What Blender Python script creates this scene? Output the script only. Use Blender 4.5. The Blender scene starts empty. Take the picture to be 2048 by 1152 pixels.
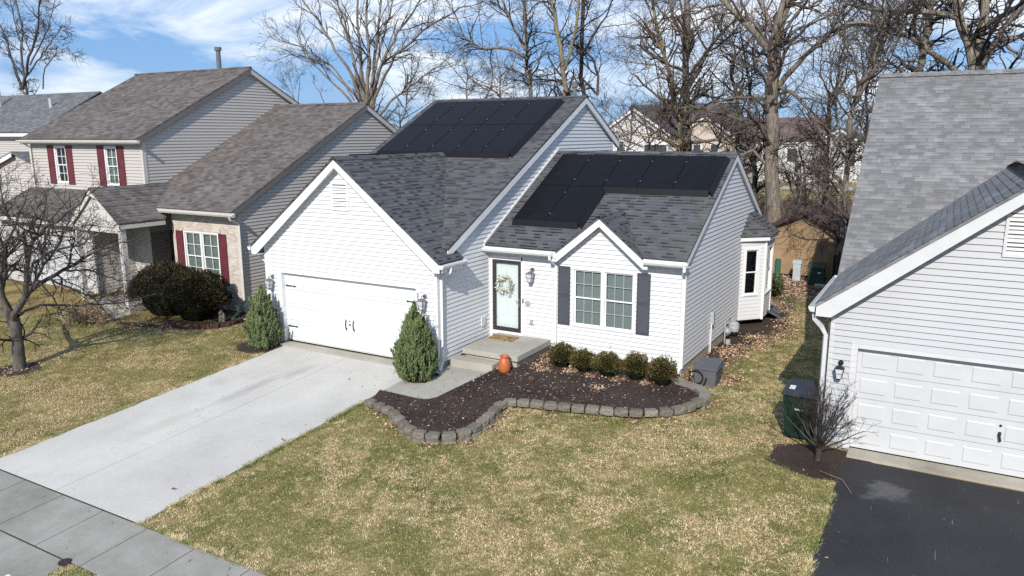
import bpy, math, random
import numpy as np
from mathutils import Vector
S = bpy.context.scene
COL = S.collection
rad = math.radians
# ------------------------------------------------------------------ camera, sky, sun, exposure
CAM = np.array([11.248, -15.767, 6.119]); FPX = 1515.8; YAW, PIT, ROL = .519, -.2, -.002
_R = np.array([math.cos(YAW), math.sin(YAW), 0.0])
_F = np.array([-math.sin(YAW)*math.cos(PIT), math.cos(YAW)*math.cos(PIT), math.sin(PIT)])
_U = np.cross(_R, _F)
cd = bpy.data.cameras.new('camera'); cam = bpy.data.objects.new('camera', cd); COL.objects.link(cam)
from mathutils import Matrix
_R2 = math.cos(ROL)*_R + math.sin(ROL)*_U; _U2 = -math.sin(ROL)*_R + math.cos(ROL)*_U
cam.matrix_world = Matrix([[*r, c] for r, c in zip(np.stack([_R2, _U2, -_F], 1).tolist(), CAM.tolist())] + [[0, 0, 0, 1]])
cd.sensor_width = 36; cd.lens = FPX/2048*36; cd.clip_start = .1; cd.clip_end = 3000
S.camera = cam
SUN_EL = 33.0; LX, LY = -.272, .962                     # horizontal travel direction of the light
w = bpy.data.worlds.new('World'); S.world = w; w.use_nodes = True
nt = w.node_tree; N = nt.nodes; L = nt.links
for n in list(N): N.remove(n)
out = N.new('ShaderNodeOutputWorld'); bg = N.new('ShaderNodeBackground'); bg.inputs[1].default_value = .075
sky = N.new('ShaderNodeTexSky'); sky.sky_type = 'NISHITA'; sky.sun_disc = False
sky.sun_elevation = rad(SUN_EL); sky.sun_rotation = math.atan2(-LX, -LY); sky.air_density = 1.0; sky.dust_density = .3; sky.ozone_density = 2.5
tc = N.new('ShaderNodeTexCoord'); mp = N.new('ShaderNodeMapping'); mp.inputs['Scale'].default_value = (1.7, 1.7, 6.2)
mp.inputs['Location'].default_value = (.62, .35, .2)
L.new(tc.outputs['Generated'], mp.inputs[0])
nz = N.new('ShaderNodeTexNoise'); nz.inputs['Scale'].default_value = 2.1; nz.inputs['Detail'].default_value = 7; nz.inputs['Roughness'].default_value = .58; nz.inputs['Distortion'].default_value = .5
L.new(mp.outputs[0], nz.inputs['Vector'])
cr = N.new('ShaderNodeValToRGB'); cr.color_ramp.elements[0].position = .46; cr.color_ramp.elements[1].position = .67
L.new(nz.outputs[0], cr.inputs[0])
tint = N.new('ShaderNodeMix'); tint.data_type = 'RGBA'; tint.blend_type = 'MULTIPLY'; tint.inputs[0].default_value = 1
tint.inputs[7].default_value = (.84, .97, 1.22, 1)
L.new(sky.outputs[0], tint.inputs[6])
blu = N.new('ShaderNodeMix'); blu.data_type = 'RGBA'; blu.inputs[0].default_value = .62; blu.inputs[7].default_value = (3.1, 6.2, 11.6, 1); L.new(tint.outputs[2], blu.inputs[6])
mx = N.new('ShaderNodeMix'); mx.data_type = 'RGBA'; mx.inputs[7].default_value = (13.2, 14.0, 14.8, 1)
L.new(cr.outputs[0], mx.inputs[0]); L.new(blu.outputs[2], mx.inputs[6]); L.new(mx.outputs[2], bg.inputs[0]); L.new(bg.outputs[0], out.inputs[0])
sd = bpy.data.lights.new('sun', 'SUN'); sun = bpy.data.objects.new('sun', sd); COL.objects.link(sun)
sd.energy = 4.7; sd.angle = rad(.53); sd.color = (1, .935, .84)
ce = math.cos(rad(SUN_EL))
sun.rotation_euler = Vector((LX*ce, LY*ce, -math.sin(rad(SUN_EL)))).to_track_quat('-Z', 'Y').to_euler()
sun.location = (5, -30, 30)
S.view_settings.view_transform = 'Standard'; S.view_settings.look = 'None'; S.view_settings.gamma = 1
S.view_settings.exposure = .1
S.render.engine = 'CYCLES'; S.cycles.use_denoising = False; S.cycles.sample_clamp_indirect = 4; S.cycles.use_adaptive_sampling = False; S.cycles.diffuse_bounces = 3; S.render.filter_size = 1.55
# ------------------------------------------------------------------ materials
def clamp_mix(nt, fac, a, b, blend='MIX'):
    m = nt.nodes.new('ShaderNodeMix'); m.data_type = 'RGBA'; m.blend_type = blend
    for i, v in ((0, fac), (6, a), (7, b)):
        if hasattr(v, 'is_linked') or hasattr(v, 'links'): nt.links.new(v, m.inputs[i])
        elif i == 0: m.inputs[0].default_value = v
        else: m.inputs[i].default_value = (*v, 1)
    return m.outputs[2]
class Mat:
    def __init__(s, name, rough=.8, spec=.3):
        s.m = bpy.data.materials.new(name); s.m.use_nodes = True; s.nt = s.m.node_tree
        s.b = s.nt.nodes['Principled BSDF']; s.b.inputs['Roughness'].default_value = rough
        s.b.inputs['Specular IOR Level'].default_value = spec
    def n(s, t, **k):
        x = s.nt.nodes.new(t)
        for a, v in k.items(): setattr(x, a, v)
        return x
    def link(s, a, b): s.nt.links.new(a, b)
    def coord(s, kind='Object', scale=(1, 1, 1)):
        t = s.n('ShaderNodeTexCoord'); m = s.n('ShaderNodeMapping'); m.inputs['Scale'].default_value = scale
        s.link(t.outputs[kind], m.inputs[0]); return m.outputs[0]
    def noise(s, scale, detail=4, vec=None, rough=.55, dist=0):
        x = s.n('ShaderNodeTexNoise'); x.inputs['Scale'].default_value = scale; x.inputs['Detail'].default_value = detail
        x.inputs['Roughness'].default_value = rough; x.inputs['Distortion'].default_value = dist
        s.link(vec if vec is not None else s.coord(), x.inputs['Vector']); return x.outputs[0]
    def ramp(s, fac, stops):
        r = s.n('ShaderNodeValToRGB'); e = r.color_ramp.elements
        while len(e) < len(stops): e.new(.5)
        for i, (p, c) in enumerate(stops):
            e[i].position = p; e[i].color = (*c, 1) if len(c) == 3 else c
        s.link(fac, r.inputs[0]); return r.outputs[0]
    def mask(s, fac, lo, hi):
        r = s.n('ShaderNodeMapRange'); r.inputs[1].default_value = lo; r.inputs[2].default_value = hi
        s.link(fac, r.inputs[0]); return r.outputs[0]
    def mix(s, f, a, b, blend='MIX'): return clamp_mix(s.nt, f, a, b, blend)
    def color(s, c):
        if isinstance(c, tuple): s.b.inputs['Base Color'].default_value = (*c, 1)
        else: s.link(c, s.b.inputs['Base Color'])
    def bump(s, h, strength=.3, dist=.01):
        b = s.n('ShaderNodeBump'); b.inputs['Strength'].default_value = strength; b.inputs['Distance'].default_value = dist
        s.link(h, b.inputs['Height']); s.link(b.outputs[0], s.b.inputs['Normal'])
    def island(s): return s.n('ShaderNodeNewGeometry').outputs['Random Per Island']
def plain(name, c, rough=.6, var=.06, scale=3, spec=.3, bump=0, bscale=60, metal=0):
    M = Mat(name, rough, spec); d = tuple(x*(1-var*1.6) for x in c); l = tuple(min(1, x*(1+var)) for x in c)
    M.color(M.ramp(M.noise(scale, 6), [(.3, d), (.7, l)])); M.b.inputs['Metallic'].default_value = metal
    if bump: M.bump(M.noise(bscale, 4), bump, .004)
    return M.m
def siding_mat(name, c, var=.04):
    M = Mat(name, .5, .3)
    st = M.noise(1.0, 5, M.coord('Object', (4.5, 4.5, .35)), .6)
    base = M.ramp(M.noise(.9, 5), [(.3, tuple(x*(1-var) for x in c)), (.7, c)])
    M.color(M.mix(M.mask(st, .55, .85), base, tuple(x*(1-var*1.7) for x in c)))
    M.bump(M.noise(25, 3, M.coord('Object', (.4, .4, 6))), .12, .003); return M.m
def shingle_mat(name, dark, light, tone, row=.143, wid=.3, line=.35, patch=None):
    M = Mat(name, .95, .15); uv = M.coord('UV')
    def brick(wd, seed):
        b = M.n('ShaderNodeTexBrick'); b.offset = .43; b.offset_frequency = 2; b.squash = 1
        b.inputs['Scale'].default_value = 1; b.inputs['Brick Width'].default_value = wd; b.inputs['Row Height'].default_value = row
        b.inputs['Mortar Size'].default_value = 0; b.inputs['Color1'].default_value = (0, 0, 0, 1); b.inputs['Color2'].default_value = (1, 1, 1, 1)
        mp = M.n('ShaderNodeMapping'); mp.inputs['Location'].default_value = (seed, 0, 0); M.link(uv, mp.inputs[0]); M.link(mp.outputs[0], b.inputs['Vector'])
        return b.outputs[0]
    a = brick(wid, 0); b2 = brick(wid*.72, .37)
    c = M.ramp(a, [(0, dark), (.55, tone), (1, light)]); c2 = M.ramp(b2, [(0, dark), (.6, tone), (1, light)])
    c = M.mix(.45, c, c2)
    # tab shadow painted dark along the lower edge of the thinner tabs
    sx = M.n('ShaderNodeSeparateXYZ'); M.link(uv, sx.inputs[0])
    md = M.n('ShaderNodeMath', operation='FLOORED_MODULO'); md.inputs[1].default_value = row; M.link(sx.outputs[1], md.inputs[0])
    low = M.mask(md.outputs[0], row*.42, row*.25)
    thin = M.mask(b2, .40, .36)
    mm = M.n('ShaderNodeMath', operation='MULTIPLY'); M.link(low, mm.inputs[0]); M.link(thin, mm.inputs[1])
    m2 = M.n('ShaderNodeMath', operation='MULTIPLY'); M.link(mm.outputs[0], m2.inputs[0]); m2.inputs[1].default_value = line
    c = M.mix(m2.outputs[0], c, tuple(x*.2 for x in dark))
    g = M.noise(120, 3); c = M.mix(.5, c, M.ramp(g, [(.3, (.25,)*3), (.7, (.75,)*3)]), 'OVERLAY')
    big = M.noise(.55, 5); c = M.mix(.35, c, M.ramp(big, [(.3, (.36,)*3), (.7, (.62,)*3)]), 'OVERLAY')
    if patch: c = M.mix(M.mask(M.noise(.8, 5, M.coord('Object', (1, .5, .5))), .55, .72), c, M.mix(.35, c, patch))
    M.color(c); M.bump(g, .5, .004); return M.m
def concrete_mat(name, c, stain, amount=.5, scale=.6, joints=None):
    M = Mat(name, .85, .25)
    a = M.ramp(M.noise(scale, 7, rough=.65), [(.28, stain), (.62, c)])
    b = M.mix(.35, a, M.ramp(M.noise(45, 5), [(.25, (.28,)*3), (.75, (.7,)*3)]), 'OVERLAY')
    streak = M.noise(1.2, 6, M.coord('Object', (2.2, .3, 1)), .65)
    b = M.mix(M.mask(streak, .56, .8), b, M.mix(amount, b, stain))
    if joints:
        for (cx, cy, sx, sy, am, cc) in joints:
            mp = M.n('ShaderNodeMapping'); mp.inputs['Location'].default_value = (-cx/sx, -cy/sy, 0); mp.inputs['Scale'].default_value = (1/sx, 1/sy, 0); tcn = M.n('ShaderNodeTexCoord'); M.link(tcn.outputs['Object'], mp.inputs[0])
            dd = M.n('ShaderNodeVectorMath', operation='LENGTH'); M.link(mp.outputs[0], dd.inputs[0]); ad = M.n('ShaderNodeMath', operation='MULTIPLY_ADD'); M.link(M.noise(3, 6, M.coord('Object', (1.5, .5, 1)), .7), ad.inputs[0]); ad.inputs[1].default_value = 1.1; M.link(dd.outputs['Value'], ad.inputs[2])
            mk = M.n('ShaderNodeMath', operation='MULTIPLY'); M.link(M.mask(ad.outputs[0], 1.35, .65), mk.inputs[0]); mk.inputs[1].default_value = am; b = M.mix(mk.outputs[0], b, cc)
    sp = M.noise(9, 2, M.coord('Object', (2.5, .8, 1)), .4); b = M.mix(M.mask(sp, .735, .76), b, tuple(x*.5 for x in stain))
    M.color(b); M.bump(M.noise(160, 4), .25, .003); return M.m
def leaf_mat(name, stops, rough=.7, zdark=None, trans=.0):
    M = Mat(name, rough, .25); c = M.ramp(M.island(), stops)
    M.color(M.mix(.35, c, M.ramp(M.noise(3.5, 3), [(.3, (.3,)*3), (.7, (.7,)*3)]), 'OVERLAY')); return M.m
def bark_mat(name, dark, light, moss=None):
    M = Mat(name, .95, .1); v = M.coord('Object', (7, 7, 1.1))
    c = M.ramp(M.noise(2.2, 7, v, .7), [(.32, dark), (.66, light)])
    if moss: c = M.mix(M.mask(M.noise(.7, 4), .5, .62), c, M.mix(.55, c, moss))
    M.color(c); M.bump(M.noise(3, 6, v, .7), .9, .03); return M.m
WHITE = siding_mat('white_vinyl_siding', (.645, .655, .672)); TRIM = plain('white_trim', (.74, .75, .757), .45, .03, 4)
GREYWHITE = siding_mat('grey_white_siding', (.44, .452, .475)); GTRIM = plain('grey_white_trim', (.56, .57, .585), .5, .04, 4)
BEIGE = siding_mat('beige_siding', (.47, .445, .42)); BTRIM = plain('beige_trim', (.53, .51, .48), .5, .04, 4)
TAUPE = plain('taupe_soffit', (.16, .15, .145), .6); PANELW = plain('white_door_panel', (.64, .67, .682), .4, .025, 2); GPANEL = plain('grey_white_door_panel', (.52, .535, .55), .4, .03, 2)
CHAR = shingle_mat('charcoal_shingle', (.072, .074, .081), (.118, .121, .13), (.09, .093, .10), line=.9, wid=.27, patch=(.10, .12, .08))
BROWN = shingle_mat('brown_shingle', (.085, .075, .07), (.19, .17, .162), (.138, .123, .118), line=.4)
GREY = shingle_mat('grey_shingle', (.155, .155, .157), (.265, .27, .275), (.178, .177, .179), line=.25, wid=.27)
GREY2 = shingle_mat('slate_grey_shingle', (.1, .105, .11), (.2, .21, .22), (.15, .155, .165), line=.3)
FOUND = concrete_mat('foundation_concrete', (.42, .385, .32), (.24, .21, .17))
DRIVE = concrete_mat('new_concrete', (.55, .535, .50), (.43, .412, .38), .45, .35, [(-3.55, -3.2, .35, 2.0, .6, (.30, .285, .27)), (-3.7, -5.6, .4, 1.6, .4, (.36, .35, .27)), (-4.7, -3.2, .5, .5, .5, (.36, .34, .31)), (-1.6, -4.5, .5, 2.5, .3, (.42, .41, .39)), (-4.6, -6.2, .35, 1.8, .3, (.42, .41, .38)), (-3.3, -1.7, .3, .9, .5, (.28, .27, .26)), (-2.1, -7.2, .4, 1, .3, (.40, .39, .38))])
WALKC = concrete_mat('old_concrete', (.40, .385, .34), (.28, .265, .225), .4)
SIDEW = concrete_mat('sidewalk_concrete', (.315, .305, .275), (.19, .185, .16), .5, .9)
ASPH = Mat('asphalt', .8, .3)
_a = ASPH.ramp(ASPH.noise(.8, 6), [(.3, (.021, .021, .0235)), (.7, (.034, .0335, .0365))])
_a = ASPH.mix(ASPH.mask(ASPH.noise(70, 2), .66, .74), _a, (.13, .125, .12))
_v = ASPH.n('ShaderNodeTexCoord'); _d = ASPH.n('ShaderNodeVectorMath', operation='DISTANCE'); _d.inputs[1].default_value = (10.85, -1.75, -.1)
ASPH.link(_v.outputs['Object'], _d.inputs[0])
_n = ASPH.noise(2.5, 5); _s = ASPH.n('ShaderNodeMath', operation='MULTIPLY_ADD'); ASPH.link(_n, _s.inputs[0]); _s.inputs[1].default_value = 1.5; ASPH.link(_d.outputs['Value'], _s.inputs[2])
_a = ASPH.mix(ASPH.mask(_s.outputs[0], 1.15, .85), _a, ASPH.mix(.5, _a, (.15, .147, .15))); _a = ASPH.mix(ASPH.mask(ASPH.noise(1.6, 6, rough=.7), .62, .75), _a, (.055, .054, .057))
_sc = ASPH.noise(5, 3, ASPH.coord('Object', (3.5, .35, 1)), .4, 1.5); _a = ASPH.mix(ASPH.mask(_sc, .73, .77), _a, (.14, .135, .13)); _fl = ASPH.noise(26, 1); _a = ASPH.mix(ASPH.mask(_fl, .815, .83), _a, (.25, .24, .22))
ASPH.color(_a); ASPH.bump(ASPH.noise(140, 3), .5, .006); ASPH = ASPH.m
BRICK = Mat('pale_brick', .9, .2); _b = BRICK.n('ShaderNodeTexBrick'); _b.inputs['Scale'].default_value = 1; _b.inputs['Brick Width'].default_value = .21; _b.inputs['Row Height'].default_value = .075
_b.inputs['Mortar Size'].default_value = .006; _b.inputs['Color1'].default_value = (.60, .55, .49, 1); _b.inputs['Color2'].default_value = (.42, .37, .32, 1); _b.inputs['Mortar'].default_value = (.36, .33, .3, 1)
BRICK.link(BRICK.coord('UV'), _b.inputs['Vector']); BRICK.color(_b.outputs[0]); BRICK.bump(_b.outputs[1], -.4, .008); BRICK = BRICK.m
SOLAR = Mat('solar_cell', .4, .08); SOLAR.color(SOLAR.ramp(SOLAR.noise(3, 3), [(.3, (.0065, .0066, .0085)), (.7, (.009, .009, .0115))])); SOLAR = SOLAR.m
SOLF = plain('black_anodised', (.008, .008, .01), .5, .1, 5, .2); STEEL = plain('bright_steel', (.6, .6, .62), .3, .05, 5, .5, metal=1)
VGAP = plain('vent_shadow_grey', (.17, .18, .19), .8, .05); SHUT = plain('charcoal_shutter', (.062, .066, .082), .6); MAROON = plain('burgundy_shutter', (.125, .028, .038), .6, .12)
BLACK = plain('black_metal', (.018, .018, .02), .5, .1); LAMPG = plain('grey_lamp_metal', (.13, .14, .155), .45, .1); DFRAME = plain('dark_bronze', (.04, .036, .04), .45, .1)
GASG = plain('grey_meter_paint', (.36, .38, .39), .5, .15, 9); GBOX = plain('grey_plastic', (.105, .11, .125), .55, .08); GREENP = plain('green_plastic', (.03, .12, .075), .5, .2)
BING = plain('bin_green', (.009, .024, .018), .45, .15); BINL = plain('bin_lid', (.028, .032, .045), .45, .15); PALE = plain('pale_label', (.6, .62, .6), .6, .05)
TGREEN = plain('utility_green', (.028, .055, .042), .55, .15); PED = plain('pedestal_grey', (.42, .46, .47), .6, .08)
TERRA = plain('terracotta', (.46, .125, .045), .45, .12, 5, .4); COIR = Mat('coir_mat', 1, .1); COIR.color(COIR.ramp(COIR.noise(28, 3), [(.35, (.09, .05, .02)), (.5, (.26, .17, .07)), (.62, (.42, .33, .16)), (.75, (.6, .55, .38))])); COIR.bump(COIR.noise(90, 2), 1, .01); COIR = COIR.m
STONE = Mat('landscape_block', .95, .15); STONE.color(STONE.mix(.5, STONE.ramp(STONE.noise(6, 7, rough=.7), [(.3, (.10, .09, .074)), (.7, (.29, .262, .215))]), STONE.ramp(STONE.n('ShaderNodeObjectInfo').outputs['Random'], [(0, (.11, .098, .082)), (1, (.27, .245, .20))]))); STONE.bump(STONE.noise(28, 6, rough=.7), .9, .02); STONE = STONE.m
REDB = plain('red_block', (.10, .047, .042), .9, .25, 6, .2, .6, 40); CURB = concrete_mat('curb_concrete', (.27, .25, .21), (.16, .145, .12))
MULCH = Mat('mulch', 1, .1); MULCH.color(MULCH.mix(MULCH.mask(MULCH.noise(.9, 4), .5, .7), MULCH.ramp(MULCH.noise(38, 6, rough=.8), [(.3, (.022, .016, .014)), (.56, (.09, .067, .057)), (.72, (.22, .175, .145))]), MULCH.ramp(MULCH.noise(30, 5), [(.3, (.022, .015, .014)), (.7, (.075, .052, .047))]))); MULCH.bump(MULCH.noise(55, 5, rough=.8), 1, .04); MULCH = MULCH.m
CHIP = leaf_mat('mulch_chip', [(0, (.014, .010, .010)), (.4, (.045, .035, .032)), (.75, (.11, .085, .075)), (1, (.30, .25, .21))], .95)
LITTER = leaf_mat('dead_leaf', [(0, (.10, .05, .028)), (.3, (.23, .13, .075)), (.65, (.40, .27, .18)), (1, (.62, .50, .39))], .8)
CONIF = leaf_mat('juniper_needles', [(0, (.038, .062, .020)), (.4, (.098, .148, .06)), (.75, (.165, .215, .105)), (1, (.26, .25, .11))], .8)
YEWM = leaf_mat('yew_needles', [(0, (.008, .011, .005)), (.55, (.026, .027, .011)), (.86, (.06, .047, .02)), (1, (.16, .10, .05))], .75)
BOXM = leaf_mat('boxwood_leaf', [(0, (.022, .033, .010)), (.5, (.062, .075, .02)), (.8, (.13, .10, .035)), (1, (.26, .14, .065))], .55)
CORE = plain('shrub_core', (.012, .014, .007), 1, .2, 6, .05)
STRAW = leaf_mat('dry_ornamental_grass', [(0, (.24, .17, .09)), (1, (.55, .44, .28))])
BARK1 = bark_mat('grey_bark', (.065, .054, .045), (.30, .26, .215)); BARK4 = bark_mat('young_bark', (.04, .036, .033), (.17, .158, .145)); BARK2 = bark_mat('mossy_bark', (.075, .06, .038), (.28, .245, .17), (.21, .18, .06)); BARK3 = bark_mat('dark_bark', (.035, .03, .027), (.15, .135, .12))
TWIG = plain('twig_bark', (.135, .11, .092), .95, .35, 2.5, .1); TWIGD = plain('dark_twig', (.062, .054, .05), .95, .35, 3, .1); BRUSHM = plain('brush_twig', (.17, .13, .10), .95, .4, .35, .1); FARM = plain('far_twig', (.14, .118, .108), 1, .2, .2, .05)
SHEDW = plain('shed_board', (.30, .205, .12), .85, .12, 1.5, .2, .2, 30); SHEDR = plain('shed_shingle', (.085, .045, .048), .95, .3, 5, .1, .6, 20); WOOD = plain('fence_wood', (.24, .165, .09), .85, .2, 4); DKWOOD = plain('dark_fence_wood', (.045, .035, .028), .9, .3, 4)
BLIND = plain('white_blind', (.235, .265, .27), .6, .03); MUNT = plain('grey_muntin', (.34, .385, .39), .5, .03); CURT = plain('pale_curtain', (.19, .225, .22), .8, .1, 9); ROOMD = plain('room_dark', (.10, .105, .115), .9); DOORB = plain('aqua_white_door', (.79, .815, .83), .45, .02)
FARW = plain('far_wall_white', (.62, .62, .63), .7, .06, .5); FART = plain('far_wall_tan', (.48, .41, .35), .7, .06, .5); FARG = plain('far_wall_grey', (.4, .41, .43), .7, .06, .5); FROOF = plain('far_roof', (.095, .088, .088), .95, .15, 1); FROOFB = plain('far_roof_brown', (.13, .095, .085), .95, .15, 1); DARKGL = plain('far_window', (.05, .055, .06), .3, .1, 1, .5)
GLASS = Mat('window_glass', .03); _g = GLASS.n('ShaderNodeBsdfGlossy'); _g.inputs['Roughness'].default_value = .02; _t = GLASS.n('ShaderNodeBsdfTransparent'); _t.inputs[0].default_value = (.86, .92, .92, 1)
_fr = GLASS.n('ShaderNodeFresnel'); _fr.inputs[0].default_value = 1.6; _mx = GLASS.n('ShaderNodeMixShader'); GLASS.link(_fr.outputs[0], _mx.inputs[0]); GLASS.link(_t.outputs[0], _mx.inputs[1]); GLASS.link(_g.outputs[0], _mx.inputs[2])
GLASS.link(_mx.outputs[0], GLASS.nt.nodes['Material Output'].inputs[0]); GLASS = GLASS.m
FROST = plain('frosted_lamp_glass', (.55, .57, .6), .25, .03, 4, .5)
MANH = plain('rusty_iron_cover', (.045, .026, .03), .7, .2, 20)
# ------------------------------------------------------------------ mesh helpers
def unit(a): return a/np.maximum(np.linalg.norm(a, axis=-1, keepdims=True), 1e-9)
def vnorm(v): v = np.array(v, float); return v/np.linalg.norm(v)
class MB:
    def __init__(s): s.v = []; s.f = []
    def add(s, vs, fs):
        o = len(s.v); s.v += [tuple(map(float, p)) for p in vs]; s.f += [tuple(i+o for i in f) for f in fs]; return s
    def poly(s, pts): return s.add(pts, [tuple(range(len(pts)))])
    def prism(s, pts, vec):
        n = len(pts); p = [np.array(q, float) for q in pts]; q = [a+np.array(vec, float) for a in p]
        nn = sum((np.cross(p[i], p[(i+1) % n]) for i in range(n)), np.zeros(3))
        flip = np.dot(nn, vec) > 0
        fs = [tuple(range(n)), tuple(range(2*n-1, n-1, -1))] + [(i, i+n, (i+1) % n+n, (i+1) % n) for i in range(n)]
        if flip: fs = [tuple(reversed(f)) for f in fs]
        return s.add(p+q, fs)
    def box(s, x0, x1, y0, y1, z0, z1):
        return s.add([(x, y, z) for z in (z0, z1) for x, y in ((x0, y0), (x1, y0), (x1, y1), (x0, y1))],
                     [(3, 2, 1, 0), (4, 5, 6, 7), (0, 1, 5, 4), (1, 2, 6, 5), (2, 3, 7, 6), (3, 0, 4, 7)])
    def lbox(s, F, a0, a1, b0, b1, c0, c1):
        O, A, B, Cn = F
        vs = [O+A*a+B*b+Cn*c for b in (b0, b1) for a, c in ((a0, c1), (a1, c1), (a1, c0), (a0, c0))]
        return s.add(vs, [(3, 2, 1, 0), (4, 5, 6, 7), (0, 1, 5, 4), (1, 2, 6, 5), (2, 3, 7, 6), (3, 0, 4, 7)])
    def lquad(s, F, a0, a1, b0, b1, c):
        O, A, B, Cn = F
        return s.add([O+A*a+B*b+Cn*c for a, b in ((a0, b0), (a1, b0), (a1, b1), (a0, b1))], [(0, 1, 2, 3)])
    def tube(s, path, r, n=8, caps=True):
        P = [np.array(p, float) for p in path]; R = r if hasattr(r, '__len__') else [r]*len(P); rings = []
        up = np.array([.13, .37, .92])
        for i, p in enumerate(P):
            t = vnorm(P[min(i+1, len(P)-1)]-P[max(i-1, 0)]); a = np.cross(t, up)
            if np.linalg.norm(a) < .1: a = np.cross(t, np.array([1, 0, 0.]))
            a = vnorm(a); b = np.cross(t, a)
            rings.append([p+R[i]*(a*math.cos(2*math.pi*k/n)+b*math.sin(2*math.pi*k/n)) for k in range(n)])
        vs = [q for g in rings for q in g]; fs = []
        for i in range(len(P)-1):
            for k in range(n): k2 = (k+1) % n; fs.append((i*n+k, i*n+k2, (i+1)*n+k2, (i+1)*n+k))
        if caps: fs += [tuple(range(n-1, -1, -1)), tuple((len(P)-1)*n+k for k in range(n))]
        return s.add(vs, fs)
    def lathe(s, c, prof, n=24):
        vs = []; fs = []
        for r, z in prof: vs += [(c[0]+r*math.cos(2*math.pi*k/n), c[1]+r*math.sin(2*math.pi*k/n), c[2]+z) for k in range(n)]
        for i in range(len(prof)-1):
            for k in range(n): k2 = (k+1) % n; fs.append((i*n+k, i*n+k2, (i+1)*n+k2, (i+1)*n+k))
        fs += [tuple(range(n-1, -1, -1)), tuple((len(prof)-1)*n+k for k in range(n))]
        return s.add(vs, fs)
    def courses(s, pts, n, up, h, d, off=0., base=.0015):
        """lapped boards or shingles: the polygon cut into rows, each row tilted out at its lower edge"""
        n = vnorm(n); up = vnorm(up); t = np.cross(up, n)
        P = [np.array(p, float) for p in pts]; ab = [(p@t, p@up) for p in P]; c0 = P[0]@n
        lo = min(b for a, b in ab); hi = max(b for a, b in ab)
        def clip(poly, lim, keep_above):
            o = []
            for i in range(len(poly)):
                p, q = poly[i], poly[(i+1) % len(poly)]
                ip = (p[1] >= lim-1e-9) if keep_above else (p[1] <= lim+1e-9); iq = (q[1] >= lim-1e-9) if keep_above else (q[1] <= lim+1e-9)
                if ip: o.append(p)
                if ip != iq:
                    k = (lim-p[1])/(q[1]-p[1]); o.append((p[0]+k*(q[0]-p[0]), lim))
            return o
        k = math.floor((lo-off)/h)
        while off+k*h < hi-1e-6:
            b0 = off+k*h; b1 = b0+h
            pl = clip(clip(ab, b0, True), b1, False); k += 1
            if len(pl) < 3: continue
            vs = [t*a+up*b+n*(c0+base+d*max(0, 1-(b-b0)/h)) for a, b in pl]
            nn = sum((np.cross(vs[i], vs[(i+1) % len(vs)]) for i in range(len(vs))), np.zeros(3))
            s.add(vs, [tuple(range(len(vs))) if nn@n > 0 else tuple(range(len(vs)-1, -1, -1))])
            low = sorted(a for a, b in pl if abs(b-b0) < 1e-6)
            if len(low) >= 2:
                a0, a1 = low[0], low[-1]
                f = [t*a+up*b0+n*(c0+e) for a, e in ((a0, base+d), (a0, 0), (a1, 0), (a1, base+d))]
                s.add(f, [(0, 1, 2, 3)])
        return s
ROOT = {}
def finish(me, mat, uv):
    me.materials.append(mat)
    if uv is not None:
        nv = len(me.vertices); co = np.empty(nv*3, 'f'); me.vertices.foreach_get('co', co); co = co.reshape(-1, 3)
        u = me.uv_layers.new(name='UVMap'); buf = np.zeros((len(me.loops), 2), 'f')
        for p in me.polygons:
            n = np.array(p.normal)
            if abs(n[2]) > .985: A = np.array([1, 0, 0.]); B = np.array([0, 1., 0])
            else: A = vnorm(np.cross((0, 0, 1), n)); B = np.cross(n, A)
            for l in p.loop_indices:
                c = co[me.loops[l].vertex_index]+uv; buf[l] = (c@A, c@B)
        u.data.foreach_set('uv', buf.ravel())
def build(name, mb, mat, parent=None, smooth=False, label=None, uv=True, **k):
    off = ROOT.get(parent.name, np.zeros(3)) if parent else np.zeros(3)
    me = bpy.data.meshes.new(name); me.from_pydata([tuple(np.array(p)-off) for p in mb.v], [], mb.f); me.update()
    finish(me, mat, off if uv else None) if uv else me.materials.append(mat)
    if smooth: me.polygons.foreach_set('use_smooth', [True]*len(me.polygons))
    o = bpy.data.objects.new(name, me); COL.objects.link(o)
    if parent: o.parent = parent; ROOT[o.name] = off
    if label: o['label'] = label
    for a, v in k.items(): o[a] = v
    return o
def pieces(name, mb, mat, parent):
    """every separate board of mb as a part of its own"""
    key = {}; up = list(range(len(mb.v)))
    def find(i):
        while up[i] != i: up[i] = up[up[i]]; i = up[i]
        return i
    for i, p in enumerate(mb.v):
        k = tuple(round(c, 3) for c in p); j = key.setdefault(k, i); up[find(i)] = find(j)
    for f in mb.f:
        for q in f[1:]: up[find(q)] = find(f[0])
    grp = {}
    for f in mb.f: grp.setdefault(find(f[0]), []).append(f)
    for fs in grp.values():
        ids = sorted({i for f in fs for i in f}); ren = {i: n for n, i in enumerate(ids)}; m = MB(); m.v = [mb.v[i] for i in ids]; m.f = [tuple(ren[i] for i in f) for f in fs]; build(name, m, mat, parent)
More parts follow.
